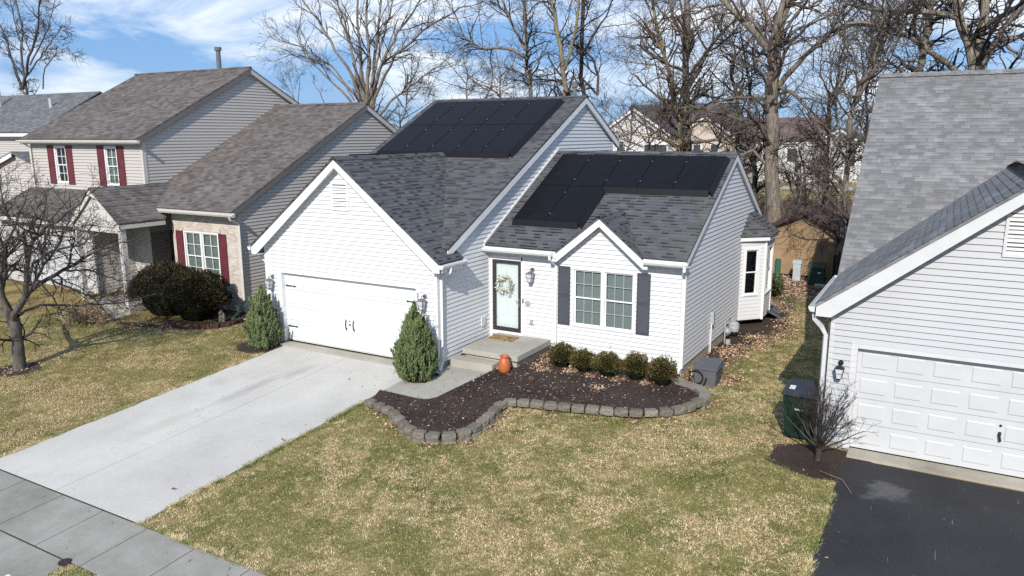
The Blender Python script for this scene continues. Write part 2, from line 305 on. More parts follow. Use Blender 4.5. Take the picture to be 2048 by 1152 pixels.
def raw(name, V, Fc, mat, parent=None, smooth=False, **k):
    """fast mesh from arrays: V (n,3), Fc (m,k) all faces of k corners"""
    off = ROOT.get(parent.name, np.zeros(3)) if parent else np.zeros(3)
    V = np.asarray(V, 'f')-off.astype('f'); Fc = np.asarray(Fc, 'i'); me = bpy.data.meshes.new(name)
    me.vertices.add(len(V)); me.vertices.foreach_set('co', V.ravel()); m, kk = Fc.shape
    me.loops.add(m*kk); me.loops.foreach_set('vertex_index', Fc.ravel()); me.polygons.add(m)
    me.polygons.foreach_set('loop_start', np.arange(0, m*kk, kk, dtype='i'))
    if smooth: me.polygons.foreach_set('use_smooth', np.ones(m, bool))
    me.update(); me.validate(); me.materials.append(mat)
    o = bpy.data.objects.new(name, me); COL.objects.link(o)
    if parent: o.parent = parent; ROOT[o.name] = off
    for a, v in k.items(): o[a] = v
    return o
def thing(name, label, cat, loc=(0, 0, 0), group=None):
    o = bpy.data.objects.new(name, None); COL.objects.link(o); o.location = loc; o.empty_display_size = .2
    o['label'] = label; o['category'] = cat
    if group: o['group'] = group
    ROOT[o.name] = np.array(loc, float); return o
def tag(o, label, cat, group=None):
    o['label'] = label; o['category'] = cat
    if group: o['group'] = group
    return o
def copy_thing(o, label=None):
    def rec(x, par):
        c = x.copy(); COL.objects.link(c)
        if par: c.parent = par
        for ch in list(x.children): rec(ch, c)
        return c
    c = rec(o, None)
    if label: c['label'] = label
    return c
def frame_front(y): return (np.array([0, y, 0.]), np.array([1., 0, 0]), np.array([0, 0, 1.]), np.array([0, -1., 0]))
def frame_right(x): return (np.array([x, 0, 0.]), np.array([0, 1., 0]), np.array([0, 0, 1.]), np.array([1., 0, 0]))
UPZ = (0, 0, 1)
def zg(x, y):
    z = .06*np.clip(y, -13.5, 0)
    return z + .25*np.clip((-13.5-np.asarray(x, float))/2.5, 0, 1)*np.clip((np.asarray(y, float)+6)/6.5, 0, 1)
def wall_front(mb, pts, y, h=.12, d=.03, off=.02): return mb.courses([(a, y, b) for a, b in pts], (0, -1, 0), UPZ, h, d, off)
def wall_right(mb, pts, x, h=.12, d=.022, off=.02): return mb.courses([(x, a, b) for a, b in pts], (1, 0, 0), UPZ, h, d, off)
def roof_plane(mb, pts, th=.05, h=.143, d=.009):
    P = [np.array(p, float) for p in pts]; n = sum((np.cross(P[i]-P[0], P[(i+1) % len(P)]-P[0]) for i in range(1, len(P)-1)), np.zeros(3)); n = vnorm(n)
    if n[2] < 0: n = -n
    up = np.array([0, 0, 1.])-n*n[2]; mb.courses(P, n, up, h, d)
    return mb.prism([p-n*.001 for p in P], -n*th)
def along(mb, p, q, hgt, th, side):
    """board hanging below the line p-q, hgt tall, th thick towards side"""
    p, q = np.array(p, float), np.array(q, float); d = np.array([0, 0, -hgt]); return mb.prism([p, q, q+d, p+d], np.array(side, float)*th)
def gutter(mb, p, q, outv):
    p, q, o = np.array(p, float), np.array(q, float), np.array(outv, float); z = np.array([0, 0, 1.])
    prof = [(0, 0), (.012, 0), (.012, -.085), (.07, -.085), (.1, -.03), (.1, 0), (.115, 0), (.115, -.04), (.08, -.1), (0, -.1)]
    pts = [p+o*a+z*b for a, b in prof]; n = len(pts); v = q-p
    mb.add(pts+[a+v for a in pts], [(i, (i+1) % n, (i+1) % n+n, i+n) for i in range(n)])
    for e in (p, q): mb.poly([e+o*a+z*b for a, b in ((0, 0), (.115, 0), (.115, -.04), (.08, -.1), (0, -.1))])
    return mb
def window(parent, F, a0, a1, b0, b1, units=1, cols=2, rows=2, frame_m=TRIM, back=CURT, slats=False, trim=.06, depth=.1, sill=True, recess=ROOMD, muntin=None):
    fr = MB(); pn = MB(); bl = MB(); rc = MB(); mu = MB()
    for x0, x1, y0, y1 in ((a0-trim, a0, b0-trim, b1+trim), (a1, a1+trim, b0-trim, b1+trim), (a0, a1, b1, b1+trim), (a0, a1, b0-trim, b0)): fr.lbox(F, x0, x1, y0, y1, -.04, .03)
    if sill: fr.lbox(F, a0-trim*.5, a1+trim*.5, b0-trim*.5, b0-.005, .031, .055)
    wu = (a1-a0)/units
    for k in range(units):
        u0, u1 = a0+k*wu, a0+(k+1)*wu
        if k: fr.lbox(F, u0-.045, u0+.045, b0, b1, -.04, .028); u0 += .045
        if k < units-1: u1 -= .045
        bm = (b0+b1)/2
        for (q0, q1, c) in ((bm-.02, b1, -.015), (b0, bm+.02, -.035)):
            for r in ((u0, u0+.035, q0, q1), (u1-.035, u1, q0, q1), (u0+.035, u1-.035, q0, q0+.04), (u0+.035, u1-.035, q1-.04, q1)): fr.lbox(F, *r, c-.03, c)
            gu0, gu1, gq0, gq1 = u0+.035, u1-.035, q0+.04, q1-.04
            for i in range(1, cols): x = gu0+(gu1-gu0)*i/cols; mu.lbox(F, x-.009, x+.009, gq0, gq1, c-.026, c-.006)
            for j in range(1, rows): y = gq0+(gq1-gq0)*j/rows; mu.lbox(F, gu0, gu1, y-.009, y+.009, c-.025, c-.007)
            pn.lquad(F, gu0, gu1, gq0, gq1, c-.028)
        if slats:
            y = b0+.02
            while y < b1: bl.add([F[0]+F[1]*a+F[2]*(y+dy)+F[3]*c for a, dy, c in ((u0+.04, 0, -.075), (u1-.04, 0, -.075), (u1-.04, .03, -.092), (u0+.04, .03, -.092))], [(0, 1, 2, 3)]); y += .03
        elif back is not None:
            n = max(6, int((u1-u0)*22)); ps = []
            for i in range(n+1): ps.append((u0+.03+(u1-u0-.06)*i/n, -.09-.012*math.sin(i*2.1)-.008*math.sin(i*.9)))
            for i in range(n): bl.add([F[0]+F[1]*a+F[2]*b+F[3]*c for a, b, c in ((ps[i][0], b0+.03, ps[i][1]), (ps[i+1][0], b0+.03, ps[i+1][1]), (ps[i+1][0], b1-.03, ps[i+1][1]), (ps[i][0], b1-.03, ps[i][1]))], [(0, 1, 2, 3)])
    D = -.32
    rc.add([F[0]+F[1]*a+F[2]*b+F[3]*c for c in (-.04, D) for a, b in ((a0, b0), (a1, b0), (a1, b1), (a0, b1))], [(4, 5, 6, 7), (0, 1, 5, 4), (1, 2, 6, 5), (2, 3, 7, 6), (3, 0, 4, 7)])
    o = build('window', fr, frame_m, parent); build('pane', pn, GLASS, o); 
    if bl.v: build('blind' if slats else 'curtain', bl, BLIND if slats else back, o)
    if mu.v: build('muntin', mu, muntin or TRIM, o)
    build('reveal', rc, recess, o); return o
def shutter(parent, F, a0, a1, b0, b1, mat, louvres=True):
    m = MB(); m.lbox(F, a0, a1, b0, b1, .018, .034)
    e = .035
    for r in ((a0, a0+e, b0, b1), (a1-e, a1, b0, b1), (a0+e, a1-e, b0, b0+.05), (a0+e, a1-e, b1-.06, b1), (a0+e, a1-e, (b0+b1)/2-.03, (b0+b1)/2+.03)): m.lbox(F, *r, .034, .048)
    if louvres:
        y = b0+.06
        while y < b1-.08:
            if abs(y-(b0+b1)/2) > .045: m.add([F[0]+F[1]*a+F[2]*(y+dy)+F[3]*c for a, dy, c in ((a0+e, 0, .046), (a1-e, 0, .046), (a1-e, .028, .035), (a0+e, .028, .035))], [(0, 1, 2, 3)])
            y += .03
    else:
        for q0, q1 in ((b0+.09, (b0+b1)/2-.07), ((b0+b1)/2+.07, b1-.1)): m.lbox(F, a0+e+.02, a1-e-.02, q0, q1, .034, .042)
    return build('shutter', m, mat, parent)
def garage_door(parent, F, a0, a1, b0, b1, rec=.12, mat=PANELW):
    m = MB(); rows, cols = 4, 8; rh = (b1-b0)/rows; cw = (a1-a0)/cols
    for r in range(rows):
        y0 = b0+r*rh; m.lbox(F, a0, a1, y0+.004, y0+rh-.004, -rec-.04, -rec)
        for c in range(cols):
            x0 = a0+c*cw; i0, i1, j0, j1 = x0+.075, x0+cw-.075, y0+.11, y0+rh-.11
            O, A, B, Cn = F
            def q(a, b, c_): return O+A*a+B*b+Cn*(c_-rec)
            for e, c0, c1, ee in ((0, .0012, .012, .018), (.018, .012, .012, 0.02), (.03, .012, .004, .02)):
                o = [(i0+e, j0+e), (i1-e, j0+e), (i1-e, j1-e), (i0+e, j1-e)]; n = [(i0+e+ee, j0+e+ee), (i1-e-ee, j0+e+ee), (i1-e-ee, j1-e-ee), (i0+e+ee, j1-e-ee)]
                if e == .018: continue
                m.add([q(a, b, c0) for a, b in o]+[q(a, b, c1) for a, b in n], [(k, (k+1) % 4, (k+1) % 4+4, k+4) for k in range(4)])
            m.poly([q(a, b, .012) for a, b in ((i0+.018, j0+.018), (i1-.018, j0+.018), (i1-.018, j1-.018), (i0+.018, j1-.018))])
    return build('garage_door', m, mat, parent)
def wall_lamp(parent, x, y, z, metal=LAMPG, s=1.0):
    """lantern hanging from a round plate on a wall that faces -y; z is the plate's height"""
    m = MB(); P = lambda a, b, c: (x+a*s, y-c*s, z+b*s)
    m.tube([P(0, 0, .0), P(0, 0, .03)], .06*s, 14); m.tube([P(0, 0, .03), P(0, .04, .1), P(0, .03, .16), P(0, -.03, .17)], .012*s, 6)
    hb, ht = .085, .03
    def ring(r, b): return [P(i*r, b, .17+j*r) for i, j in ((-1, -1), (1, -1), (1, 1), (-1, 1))]
    m.add(ring(.10, -.09)+ring(.03, -.03), [(0, 1, 5, 4), (1, 2, 6, 5), (2, 3, 7, 6), (3, 0, 4, 7), (4, 5, 6, 7), (3, 2, 1, 0)])
    for i, j in ((-1, -1), (1, -1), (1, 1), (-1, 1)): m.tube([P(i*.092, -.09, .17+j*.092), P(i*.05, -.33, .17+j*.05)], .008*s, 5)
    m.add(ring(.055, -.33)+ring(.02, -.37), [(0, 1, 5, 4), (1, 2, 6, 5), (2, 3, 7, 6), (3, 0, 4, 7), (4, 5, 6, 7), (3, 2, 1, 0)])
    for b in (-.21,): 
        r = .072; m.tube([P(-r, b, .17+r), P(r, b, .17+r), P(r, b, .17-r), P(-r, b, .17-r), P(-r, b, .17+r)], .005*s, 4)
    o = build('wall_lamp', m, metal, parent); g = MB(); g.add(ring(.084, -.092)+ring(.045, -.328), [(0, 1, 5, 4), (1, 2, 6, 5), (2, 3, 7, 6), (3, 0, 4, 7)]); build('lamp_glass', g, FROST, o); return o
def vent(parent, F, a0, a1, b0, b1, mat):
    m = MB(); e = .05
    for r in ((a0, a0+e, b0, b1), (a1-e, a1, b0, b1), (a0+e, a1-e, b0, b0+e), (a0+e, a1-e, b1-e, b1)): m.lbox(F, *r, 0, .05)
    y = b0+e
    while y < b1-e-.02:
        m.add([F[0]+F[1]*a+F[2]*(y+dy)+F[3]*c for a, dy, c in ((a0+e, 0, .05), (a1-e, 0, .05), (a1-e, .044, .034), (a0+e, .044, .034))], [(0, 1, 2, 3)]); y += .072
    o = build('gable_vent', m, mat, parent); q = MB(); q.lbox(F, a0+e, a1-e, b0+e, b1-e, .015, .022); build('louvre_back', q, VGAP, o); return o  # added grey panel paints the shade between the slats
def downspout(parent, path, mat, w=.035, foot=True):
    m = MB(); m.tube(path, w, 4); return build('downspout', m, mat, parent)
# ------------------------------------------------------------------ the ground and paving
def smooth(n): return n
LAWN = Mat('lawn_soil', 1, .05)
_p = LAWN.coord(); _sep = LAWN.n('ShaderNodeSeparateXYZ'); LAWN.link(_p, _sep.inputs[0])
_c = LAWN.ramp(LAWN.noise(1.1, 6, rough=.65), [(.3, (.085, .078, .024)), (.5, (.24, .185, .08)), (.7, (.37, .275, .135))])
_c = LAWN.mix(.6, _c, LAWN.ramp(LAWN.noise(28, 5, rough=.75), [(.3, (.2,)*3), (.7, (.78,)*3)]), 'OVERLAY')
_wood = LAWN.mix(.5, LAWN.ramp(LAWN.noise(.7, 6), [(.3, (.10, .065, .04)), (.7, (.21, .15, .10))]), LAWN.ramp(LAWN.noise(9, 5, rough=.8), [(.3, (.06, .04, .028)), (.7, (.36, .25, .17))]))
_w = LAWN.n('ShaderNodeMath', operation='MULTIPLY_ADD'); LAWN.link(LAWN.noise(.35, 4), _w.inputs[0]); _w.inputs[1].default_value = 5; LAWN.link(_sep.outputs[1], _w.inputs[2])
_c = LAWN.mix(LAWN.mask(_w.outputs[0], 15.3, 16.6), _c, _wood)
_far = LAWN.ramp(LAWN.noise(.12, 4), [(.3, (.27, .215, .10)), (.7, (.36, .29, .155))])
_c = LAWN.mix(LAWN.mask(_w.outputs[0], 60, 66), _c, _far)
LAWN.color(_c); LAWN.bump(LAWN.noise(40, 5, rough=.8), 1, .03); LAWN = LAWN.m
xs = [-1500, -300, -80, -40, -25] + [x*.5 for x in range(-40, 41)] + [30, 60, 200, 900]; ys = [-60, -30, -14, -13.5] + [y*.5 for y in range(-26, 11)] + [8, 14, 30, 80, 250, 1600]
gm = MB(); gm.v = [(x, y, float(zg(x, y)) - (0 if y < 90 else 0)) for y in ys for x in xs]; nx = len(xs)
gm.f = [(j*nx+i, j*nx+i+1, (j+1)*nx+i+1, (j+1)*nx+i) for j in range(len(ys)-1) for i in range(nx-1)]
build('ground', gm, LAWN, uv=False, kind='structure')
def slab(name, pts, mat, up=.02, th=.15, ztop=None, n=1):
    m = MB(); P = [(x, y, (float(zg(x, y)) if ztop is None else ztop)+up) for x, y in pts]
    return build(name, m.prism(P, (0, 0, -th)), mat, kind='structure')
DK = plain('joint_shadow', (.05, .05, .047), 1, .2)  # dark bed that shows through the paving joints
# driveway: six slabs with open joints, then the older sidewalk squares and the street apron
dv = MB()
def sq(mb, x0, x1, y0, y1, up, g=.006, th=.14):
    P = [(x, y, float(zg(0, y))+up) for x, y in ((x0+g, y0+g), (x1-g, y0+g), (x1-g, y1-g), (x0+g, y1-g))]; mb.prism(P, (0, 0, -th))
for x0, x1 in ((-5.36, -2.9), (-2.9, -.38)):
    for y0, y1 in ((-8.48, -5.72), (-5.72, -2.86), (-2.86, -.32)): sq(dv, x0, x1, y0, y1, .022, .006)
build('driveway', dv, DRIVE, kind='structure')
sw = MB()
for i in range(-16, 24): sq(sw, -5.0+1.255*i-.12, -5.0+1.255*(i+1)-.12, -9.72, -8.51, .018, .011)
build('sidewalk', sw, SIDEW, kind='structure')
ap = MB(); 
for x0, x1 in ((-5.8, -3.0), (-3.0, -.36)): sq(ap, x0, x1, -13, -9.74, .016, .007)
build('driveway_apron', ap, SIDEW, kind='structure')
jt = MB(); jt.prism([(x, y, float(zg(0, y))+.006) for x, y in ((-5.36, -13), (-.38, -13), (-.38, -.3), (-5.36, -.3))], (0, 0, -.02)); jt.prism([(x, y, float(zg(0, y))+.005) for x, y in ((-24, -9.73), (22, -9.73), (22, -8.5), (-24, -8.5))], (0, 0, -.02))
build('paving_bed', jt, DK, kind='structure')
sl = MB(); sl.prism([(-5.5, -.31, .045), (-.5, -.31, .045), (-.5, .02, .05), (-5.5, .02, .05)], (0, 0, -.2)); build('garage_slab', sl, WALKC, kind='structure')
wk = MB(); zz = lambda x, y: float(zg(x, y))+.035
wk.prism([(x, y, zz(x, y)) for x, y in ((-.37, -2.04), (.28, -2.03), (.28, -.35), (.05, -.28), (-.37, -.28))], (0, 0, -.14))
wk.prism([(x, y, zz(x, y)) for x, y in ((.29, -2.03), (.9, -2.0), (1.08, -1.93), (1.2, -1.78), (1.26, -1.5), (1.42, .40), (1.42, .9), (.02, .9), (.02, -.28), (.29, -.34))], (0, 0, -.14))
build('walkway', wk, WALKC, kind='structure')
slab('asphalt_driveway', [(9.98, -12.5), (16.5, -12.5), (16.5, -.72), (10.25, -.66), (10.1, -.78), (10.03, -1.0), (10.0, -2.2), (10.04, -3.6), (9.97, -5)], ASPH, .012)
slab('asphalt_drive', [(-24, .75), (-15.8, .75), (-15.2, .2), (-14.6, -.9), (-15.5, -1.8), (-17.2, -3.2), (-17.6, -9), (-24, -9)], ASPH, .012)
slab('porch_path', [(-15.1, .4), (-13.1, .4), (-13.0, -.55), (-13.9, -1.1), (-14.7, -.85)], WALKC, .016)
slab('far_path', [(-60, 74), (80, 74), (80, 77.5), (-60, 77.5)], WALKC, .03)
slab('tree_mulch', [(-10.82+.62*math.cos(a*.5236)*(1+.12*math.sin(a*2)), -4.95+.55*math.sin(a*.5236)) for a in range(12)], MULCH, .01)
slab('shrub_mulch', [(9.65+1.0*math.cos(a*.5236)*(1+.15*math.sin(a*3)) , -1.02+.72*math.sin(a*.5236)) for a in range(12)], MULCH, .011)
slab('juniper_mulch', [(-5.95+.85*math.cos(a*.5236), -.62+.62*math.sin(a*.5236)) for a in range(12)], MULCH, .013)
slab('juniper_mulch', [(-.37, -.27), (.02, -.27), (.28, -.36), (.28, -1.0), (.0, -1.15), (-.37, -1.05)], MULCH, .05)
slab('side_mulch', [(5.8, 2.9), (6.3, 3.0), (6.5, 3.7), (6.6, 5), (6.8, 7.2), (7.25, 8.5), (7.3, 9.6), (7.0, 10.3), (6.9, 12), (6.6, 14.5), (5.8, 15)], MULCH, .008)
slab('porch_mulch', [(-13.2, -.6), (-12.4, -1.0), (-11, -.9), (-9.6, -.4), (-8.8, .2), (-9, 1.4), (-9.7, 2.1), (-13.2, 2.0)], MULCH, .01)
WALLP = [(-.06, -2.76), (.36, -2.86), (.84, -3.01), (1.3, -3.3), (1.68, -3.55), (2.05, -3.66), (2.42, -3.6), (2.73, -3.42), (2.93, -3.1), (2.97, -2.7), (2.91, -2.18), (2.83, -1.69), (2.88, -1.38), (3.2, -1.25), (3.88, -1.12), (4.56, -.98), (5.23, -.83), (5.86, -.64), (6.33, -.35), (6.66, .02), (6.84, .55)]
bedp = [(x-.0, y+.03) for x, y in WALLP] + [(6.83, 1.1), (6.55, 1.5), (6.05, 1.66), (5.74, 2.0), (5.74, 2.64), (1.9, 2.64), (1.9, .85), (1.6, .6), (1.43, .4), (1.27, -1.5), (1.21, -1.8), (1.09, -1.95), (.9, -2.02), (-.3, -2.06)]
bm_ = MB(); bm_.poly([(x, y, float(zg(x, y))+.125+.02*math.sin(x*3+y*2)) for x, y in bedp]); build('mulch_bed', bm_, MULCH, uv=False, kind='structure')
# ------------------------------------------------------------------ the white house
H = thing('white_house', 'white sided ranch house with charcoal roof, solar panels and a double garage door', 'house', (0, 2, 0))
FY, FW = frame_front(0), frame_front(2.63); RX = frame_right(0); RW = frame_right(5.76)
def gr(x): return 5.42-.766*abs(x+3.115)
m = MB(); wall_front(m, [(-6.23, .1), (-5.605, .1), (-5.605, 2.14), (-6.23, 2.14)], 0); wall_front(m, [(-.655, .1), (0, .1), (0, 2.14), (-.655, 2.14)], 0)
wall_front(m, [(-6.23, 2.14), (0, 2.14), (0, gr(0)), (-3.115, gr(-3.115)), (-6.23, gr(0))], 0); build('wall', m, WHITE, H)
m = MB(); wall_right(m, [(0, .17), (11.7, .17), (11.7, 5.72), (8.95, 7.22), (0, 2.83)], 0); build('wall', m, WHITE, H)
m = MB()
for p in ([(0, .2), (.105, .2), (.105, 2.92), (0, 2.92)], [(1.045, .2), (2.63, .2), (2.63, 2.92), (1.045, 2.92)], [(4.45, .2), (5.76, .2), (5.76, 2.92), (4.45, 2.92)], [(.105, 2.62), (1.045, 2.62), (1.045, 2.92), (.105, 2.92)], [(2.63, 2.6), (4.45, 2.6), (4.45, 2.92), (2.63, 2.92)], [(2.63, .2), (4.45, .2), (4.45, .94), (2.63, .94)], [(2.2, 2.92), (4.8, 2.92), (4.8, 2.94), (3.5, 3.96), (2.2, 2.94)]): wall_front(m, p, 2.63)
build('wall', m, WHITE, H)
m = MB(); wall_right(m, [(2.63, .22), (11.27, .22), (11.27, 3.1), (6.95, 5.46), (2.63, 3.12)], 5.76); build('wall', m, WHITE, H)
m = MB(); m.prism([(-6.2, .1, .1), (-.02, .1, .1), (-.02, 11.6, .1), (-6.2, 11.6, .1)], (0, 0, .03)); m.prism([(-6.23, .03, 0), (-6.23, 11.7, 0), (-6.23, 11.7, 5.6), (-6.23, .03, 2.9)], (.1, 0, 0)); m.prism([(-6.2, 11.7, 0), (5.7, 11.7, 0), (5.7, 11.7, 2.5), (0, 11.7, 2.6), (0, 11.7, 5.6), (-6.2, 11.7, 5.6)], (0, -.1, 0)); build('wall', m, WHITE, H)
m = MB(); m.box(-6.21, -5.62, .012, .3, -.3, .1); m.box(-.64, -.012, .012, .3, -.3, .1); m.box(-.3, -.012, .3, 2.7, -.3, .17); m.box(.0, 5.745, 2.645, 3, -.3, .2); m.box(5.45, 5.745, 3, 11.25, -.3, .22); pieces('foundation', m, FOUND, H)
# roofs
roof = MB()
roof_plane(roof, [(-3.115, -.29, 5.53), (-3.115, 5.3, 5.53), (.02, .84, 3.13), (.3, .84, 2.914), (.3, -.29, 2.914)])
roof_plane(roof, [(-3.115, 5.3, 5.53), (-3.115, -.29, 5.53), (-6.53, -.29, 2.914), (-6.53, .84, 2.914), (-6.3, .84, 3.09)])
mz = lambda y: 3.2+.491*(y-.36)
roof_plane(roof, [(-6.32, .36, 3.2), (.12, .36, 3.2), (.12, 8.95, mz(8.95)), (-6.32, 8.95, mz(8.95))])
roof_plane(roof, [(-6.32, 8.95, mz(8.95)), (.12, 8.95, mz(8.95)), (.12, 12.05, 5.86), (-6.32, 12.05, 5.86)])
wz_ = lambda y: 3.06+.542*(y-2.3)
roof_plane(roof, [(.03, 2.64, wz_(2.64)), (5.86, 2.64, wz_(2.64)), (5.86, 6.95, wz_(6.95)), (.03, 6.95, wz_(6.95))])
roof_plane(roof, [(.03, 2.3, 3.06), (2.26, 2.3, 3.06), (2.53, 2.639, wz_(2.639)), (.03, 2.639, wz_(2.639))]); roof_plane(roof, [(4.74, 2.3, 3.06), (5.86, 2.3, 3.06), (5.86, 2.639, wz_(2.639)), (4.47, 2.639, wz_(2.639))])
roof_plane(roof, [(.03, 6.95, wz_(6.95)), (5.86, 6.95, wz_(6.95)), (5.86, 11.6, 3.06), (.03, 11.6, 3.06)])
roof_plane(roof, [(3.5, 2.33, 4.03), (3.5, 4.35, 4.03), (4.85, 2.33, 2.95)]); roof_plane(roof, [(3.5, 4.35, 4.03), (3.5, 2.33, 4.03), (2.15, 2.33, 2.95)])
for p, q in (((-6.32, 8.95, 7.43), (.12, 8.95, 7.43)), ((.03, 6.95, 5.59), (5.86, 6.95, 5.59)), ((-3.115, -.29, 5.545), (-3.115, 4.9, 5.545)), ((3.5, 2.33, 4.045), (3.5, 4.1, 4.045))):
    p, q = np.array(p), np.array(q); d = vnorm(q-p); s_ = np.cross(d, (0, 0, 1)); n_ = int(np.linalg.norm(q-p)/.14); sl_ = .5 if abs(d[0]) > .5 else .766
    for i in range(n_):
        a = p+d*(i*.14); b = p+d*((i+1)*.14+.02); e = .012+.0
        for sg in (1, -1): roof.add([a+(0, 0, .012), b+(0, 0, .004), b+s_*sg*.14+(0, 0, .004-.14*sl_), a+s_*sg*.14+(0, 0, .014-.14*sl_)], [(0, 1, 2, 3) if sg < 0 else (3, 2, 1, 0)])
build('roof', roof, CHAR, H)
# fascia, soffits, corner boards
t = MB()
t.prism([(-3.115, -.27, 5.47), (.3, -.27, 2.855), (.3, -.27, 2.66), (.1, -.27, 2.66), (-3.115, -.27, 5.25)], (0, .03, 0)); t.prism([(-3.115, -.27, 5.47), (-3.115, -.27, 5.25), (-6.33, -.27, 2.66), (-6.53, -.27, 2.66), (-6.53, -.27, 2.855)], (0, .03, 0))
t.prism([(-3.115, -.24, 5.33), (.28, -.24, 2.73), (.28, .02, 2.73), (-3.115, .02, 5.33)], (0, 0, -.012)); t.prism([(-3.115, .02, 5.33), (-6.51, .02, 2.73), (-6.51, -.24, 2.73), (-3.115, -.24, 5.33)], (0, 0, -.012))
t.box(-.002, .29, -.238, .83, 2.655, 2.668); t.box(-6.52, -6.228, -.238, 6, 2.655, 2.668); along(t, (.3, -.27, 2.86), (.3, .84, 2.86), .2, .02, (-1, 0, 0)); along(t, (-6.53, -.27, 2.86), (-6.53, 6, 2.86), .2, .02, (1, 0, 0)); t.box(.0, .3, .815, .84, 2.66, 2.9)
for a, b in (((.12, .36, 3.14), (.12, 8.95, 7.36)), ((.12, 8.95, 7.36), (.12, 12.05, 5.80))): along(t, a, b, .2, .025, (-1, 0, 0)); a2, b2 = np.array(a)-(.03, 0, .17), np.array(b)-(.03, 0, .17); t.prism([a2, b2, b2-(.1, 0, 0), a2-(.1, 0, 0)], (0, 0, -.012))
for a, b in (((5.86, 2.3, 3.0), (5.86, 6.95, 5.52)), ((5.86, 6.95, 5.52), (5.86, 11.6, 3.0))): along(t, a, b, .17, .025, (-1, 0, 0)); a2, b2 = np.array(a)-(.03, 0, .14), np.array(b)-(.03, 0, .14); t.prism([a2, b2, b2-(.12, 0, 0), a2-(.12, 0, 0)], (0, 0, -.012))
along(t, (.0, 2.31, 3.02), (2.26, 2.31, 3.02), .17, .02, (0, 1, 0)); along(t, (4.74, 2.31, 3.02), (5.85, 2.31, 3.02), .17, .02, (0, 1, 0)); t.box(0, 2.28, 2.33, 2.63, 2.85, 2.862); t.box(4.72, 5.88, 2.33, 2.63, 2.85, 2.862)
t.prism([(3.5, 2.345, 3.975), (4.85, 2.345, 2.895), (4.85, 2.345, 2.75), (4.72, 2.345, 2.75), (3.5, 2.345, 3.77)], (0, .03, 0)); t.prism([(3.5, 2.345, 3.975), (3.5, 2.345, 3.77), (2.28, 2.345, 2.75), (2.15, 2.345, 2.75), (2.15, 2.345, 2.895)], (0, .03, 0))
t.prism([(3.5, 2.375, 3.84), (4.8, 2.375, 2.8), (4.8, 2.64, 2.8), (3.5, 2.64, 3.84)], (0, 0, -.012)); t.prism([(3.5, 2.64, 3.84), (2.2, 2.64, 2.8), (2.2, 2.375, 2.8), (3.5, 2.375, 3.84)], (0, 0, -.012))
pieces('fascia_board', t, TRIM, H)
c = MB(); c.box(-6.25, -6.15, -.022, .0, .08, 2.9); c.box(-.09, .0, -.024, -.002, .1, 2.66); c.box(0, .022, -.024, .085, .1, 2.66); c.box(.022, .09, 2.608, 2.632, .2, 2.86); c.box(5.68, 5.76, 2.608, 2.63, .2, 2.86); c.box(5.76, 5.782, 2.606, 2.71, .2, 2.98); c.box(0, .022, 2.54, 2.607, .3, 2.9)
for x0, x1 in ((-5.74, -5.6), (-.66, -.56)): c.box(x0, x1, -.03, .0, .03, 2.22)
c.box(-5.6, -.66, -.029, .0, 2.14, 2.22); c.box(-5.62, -5.6, .0, .12, .05, 2.14); c.box(-.66, -.64, .0, .12, .05, 2.14); c.box(-5.6, -.66, .0, .12, 2.14, 2.16); c.box(.06, 1.1, 2.6, 2.63, 2.62, 2.72); c.box(.02, .1, 2.595, 2.607, .4, 2.72); c.box(1.05, 1.13, 2.6, 2.63, .4, 2.72); c.box(.1, 1.05, 2.6, 2.63, .42, .533)
c.prism([(.025, 2.3, 3.08), (.025, 6.95, 5.61), (.025, 6.95, 5.68), (.025, 2.3, 3.15)], (.03, 0, 0)); c.prism([(.01, 2.3, 3.12), (.01, 2.3, 2.95), (.01, 2.62, 2.95), (.01, 2.62, 3.2)], (.035, 0, 0))
pieces('trim_board', c, TRIM, H)
g = MB(); gutter(g, (.3, -.29, 2.87), (.3, .86, 2.87), (1, 0, 0)); gutter(g, (.02, 2.3, 3.0), (2.2, 2.3, 3.0), (0, -1, 0)); gutter(g, (4.78, 2.3, 3.0), (5.92, 2.3, 3.0), (0, -1, 0)); gutter(g, (-6.53, 6, 2.87), (-6.53, -.29, 2.87), (-1, 0, 0)); pieces('gutter', g, TRIM, H)
downspout(H, [(.36, .12, 2.78), (.36, .12, 2.66), (.06, .1, 2.42), (.06, .1, .2), (.1, -.1, .02)], TRIM, .045); downspout(H, [(2.12, 2.24, 2.92), (2.12, 2.24, 2.82), (2.16, 2.56, 2.6), (2.16, 2.56, .2)], TRIM, .042); downspout(H, [(5.83, 2.24, 2.92), (5.83, 2.24, 2.8), (5.72, 2.56, 2.58), (5.72, 2.56, .2), (5.74, 2.4, .14)], TRIM, .042); downspout(H, [(-6.6, .05, 2.78), (-6.6, .05, 2.6), (-6.28, .1, 2.35), (-6.28, .1, .1)], TRIM, .042)
gd = garage_door(H, FY, -5.605, -.655, .06, 2.14)
def hw(par, name, mb, mat=BLACK): return build(name, mb, mat, par)
for x, s_ in ((-5.57, 1), (-.69, -1)):
    for z in (1.73, .5): 
        q = MB(); q.prism([(x, .115, z-.025), (x, .115, z+.025), (x+s_*.32, .115, z+.012), (x+s_*.36, .115, z+.03), (x+s_*.4, .115, z), (x+s_*.36, .115, z-.03), (x+s_*.32, .115, z-.012)], (0, -.012, 0)); hw(gd, 'hinge', q)
for x in (-3.27, -2.99): q = MB(); q.tube([(x, .115, .92), (x, .085, .9), (x, .075, .8), (x, .085, .7), (x, .115, .68)], .013, 6); q.box(x-.02, x+.02, .106, .116, .88, .96); q.box(x-.02, x+.02, .106, .116, .64, .72); hw(gd, 'handle', q)
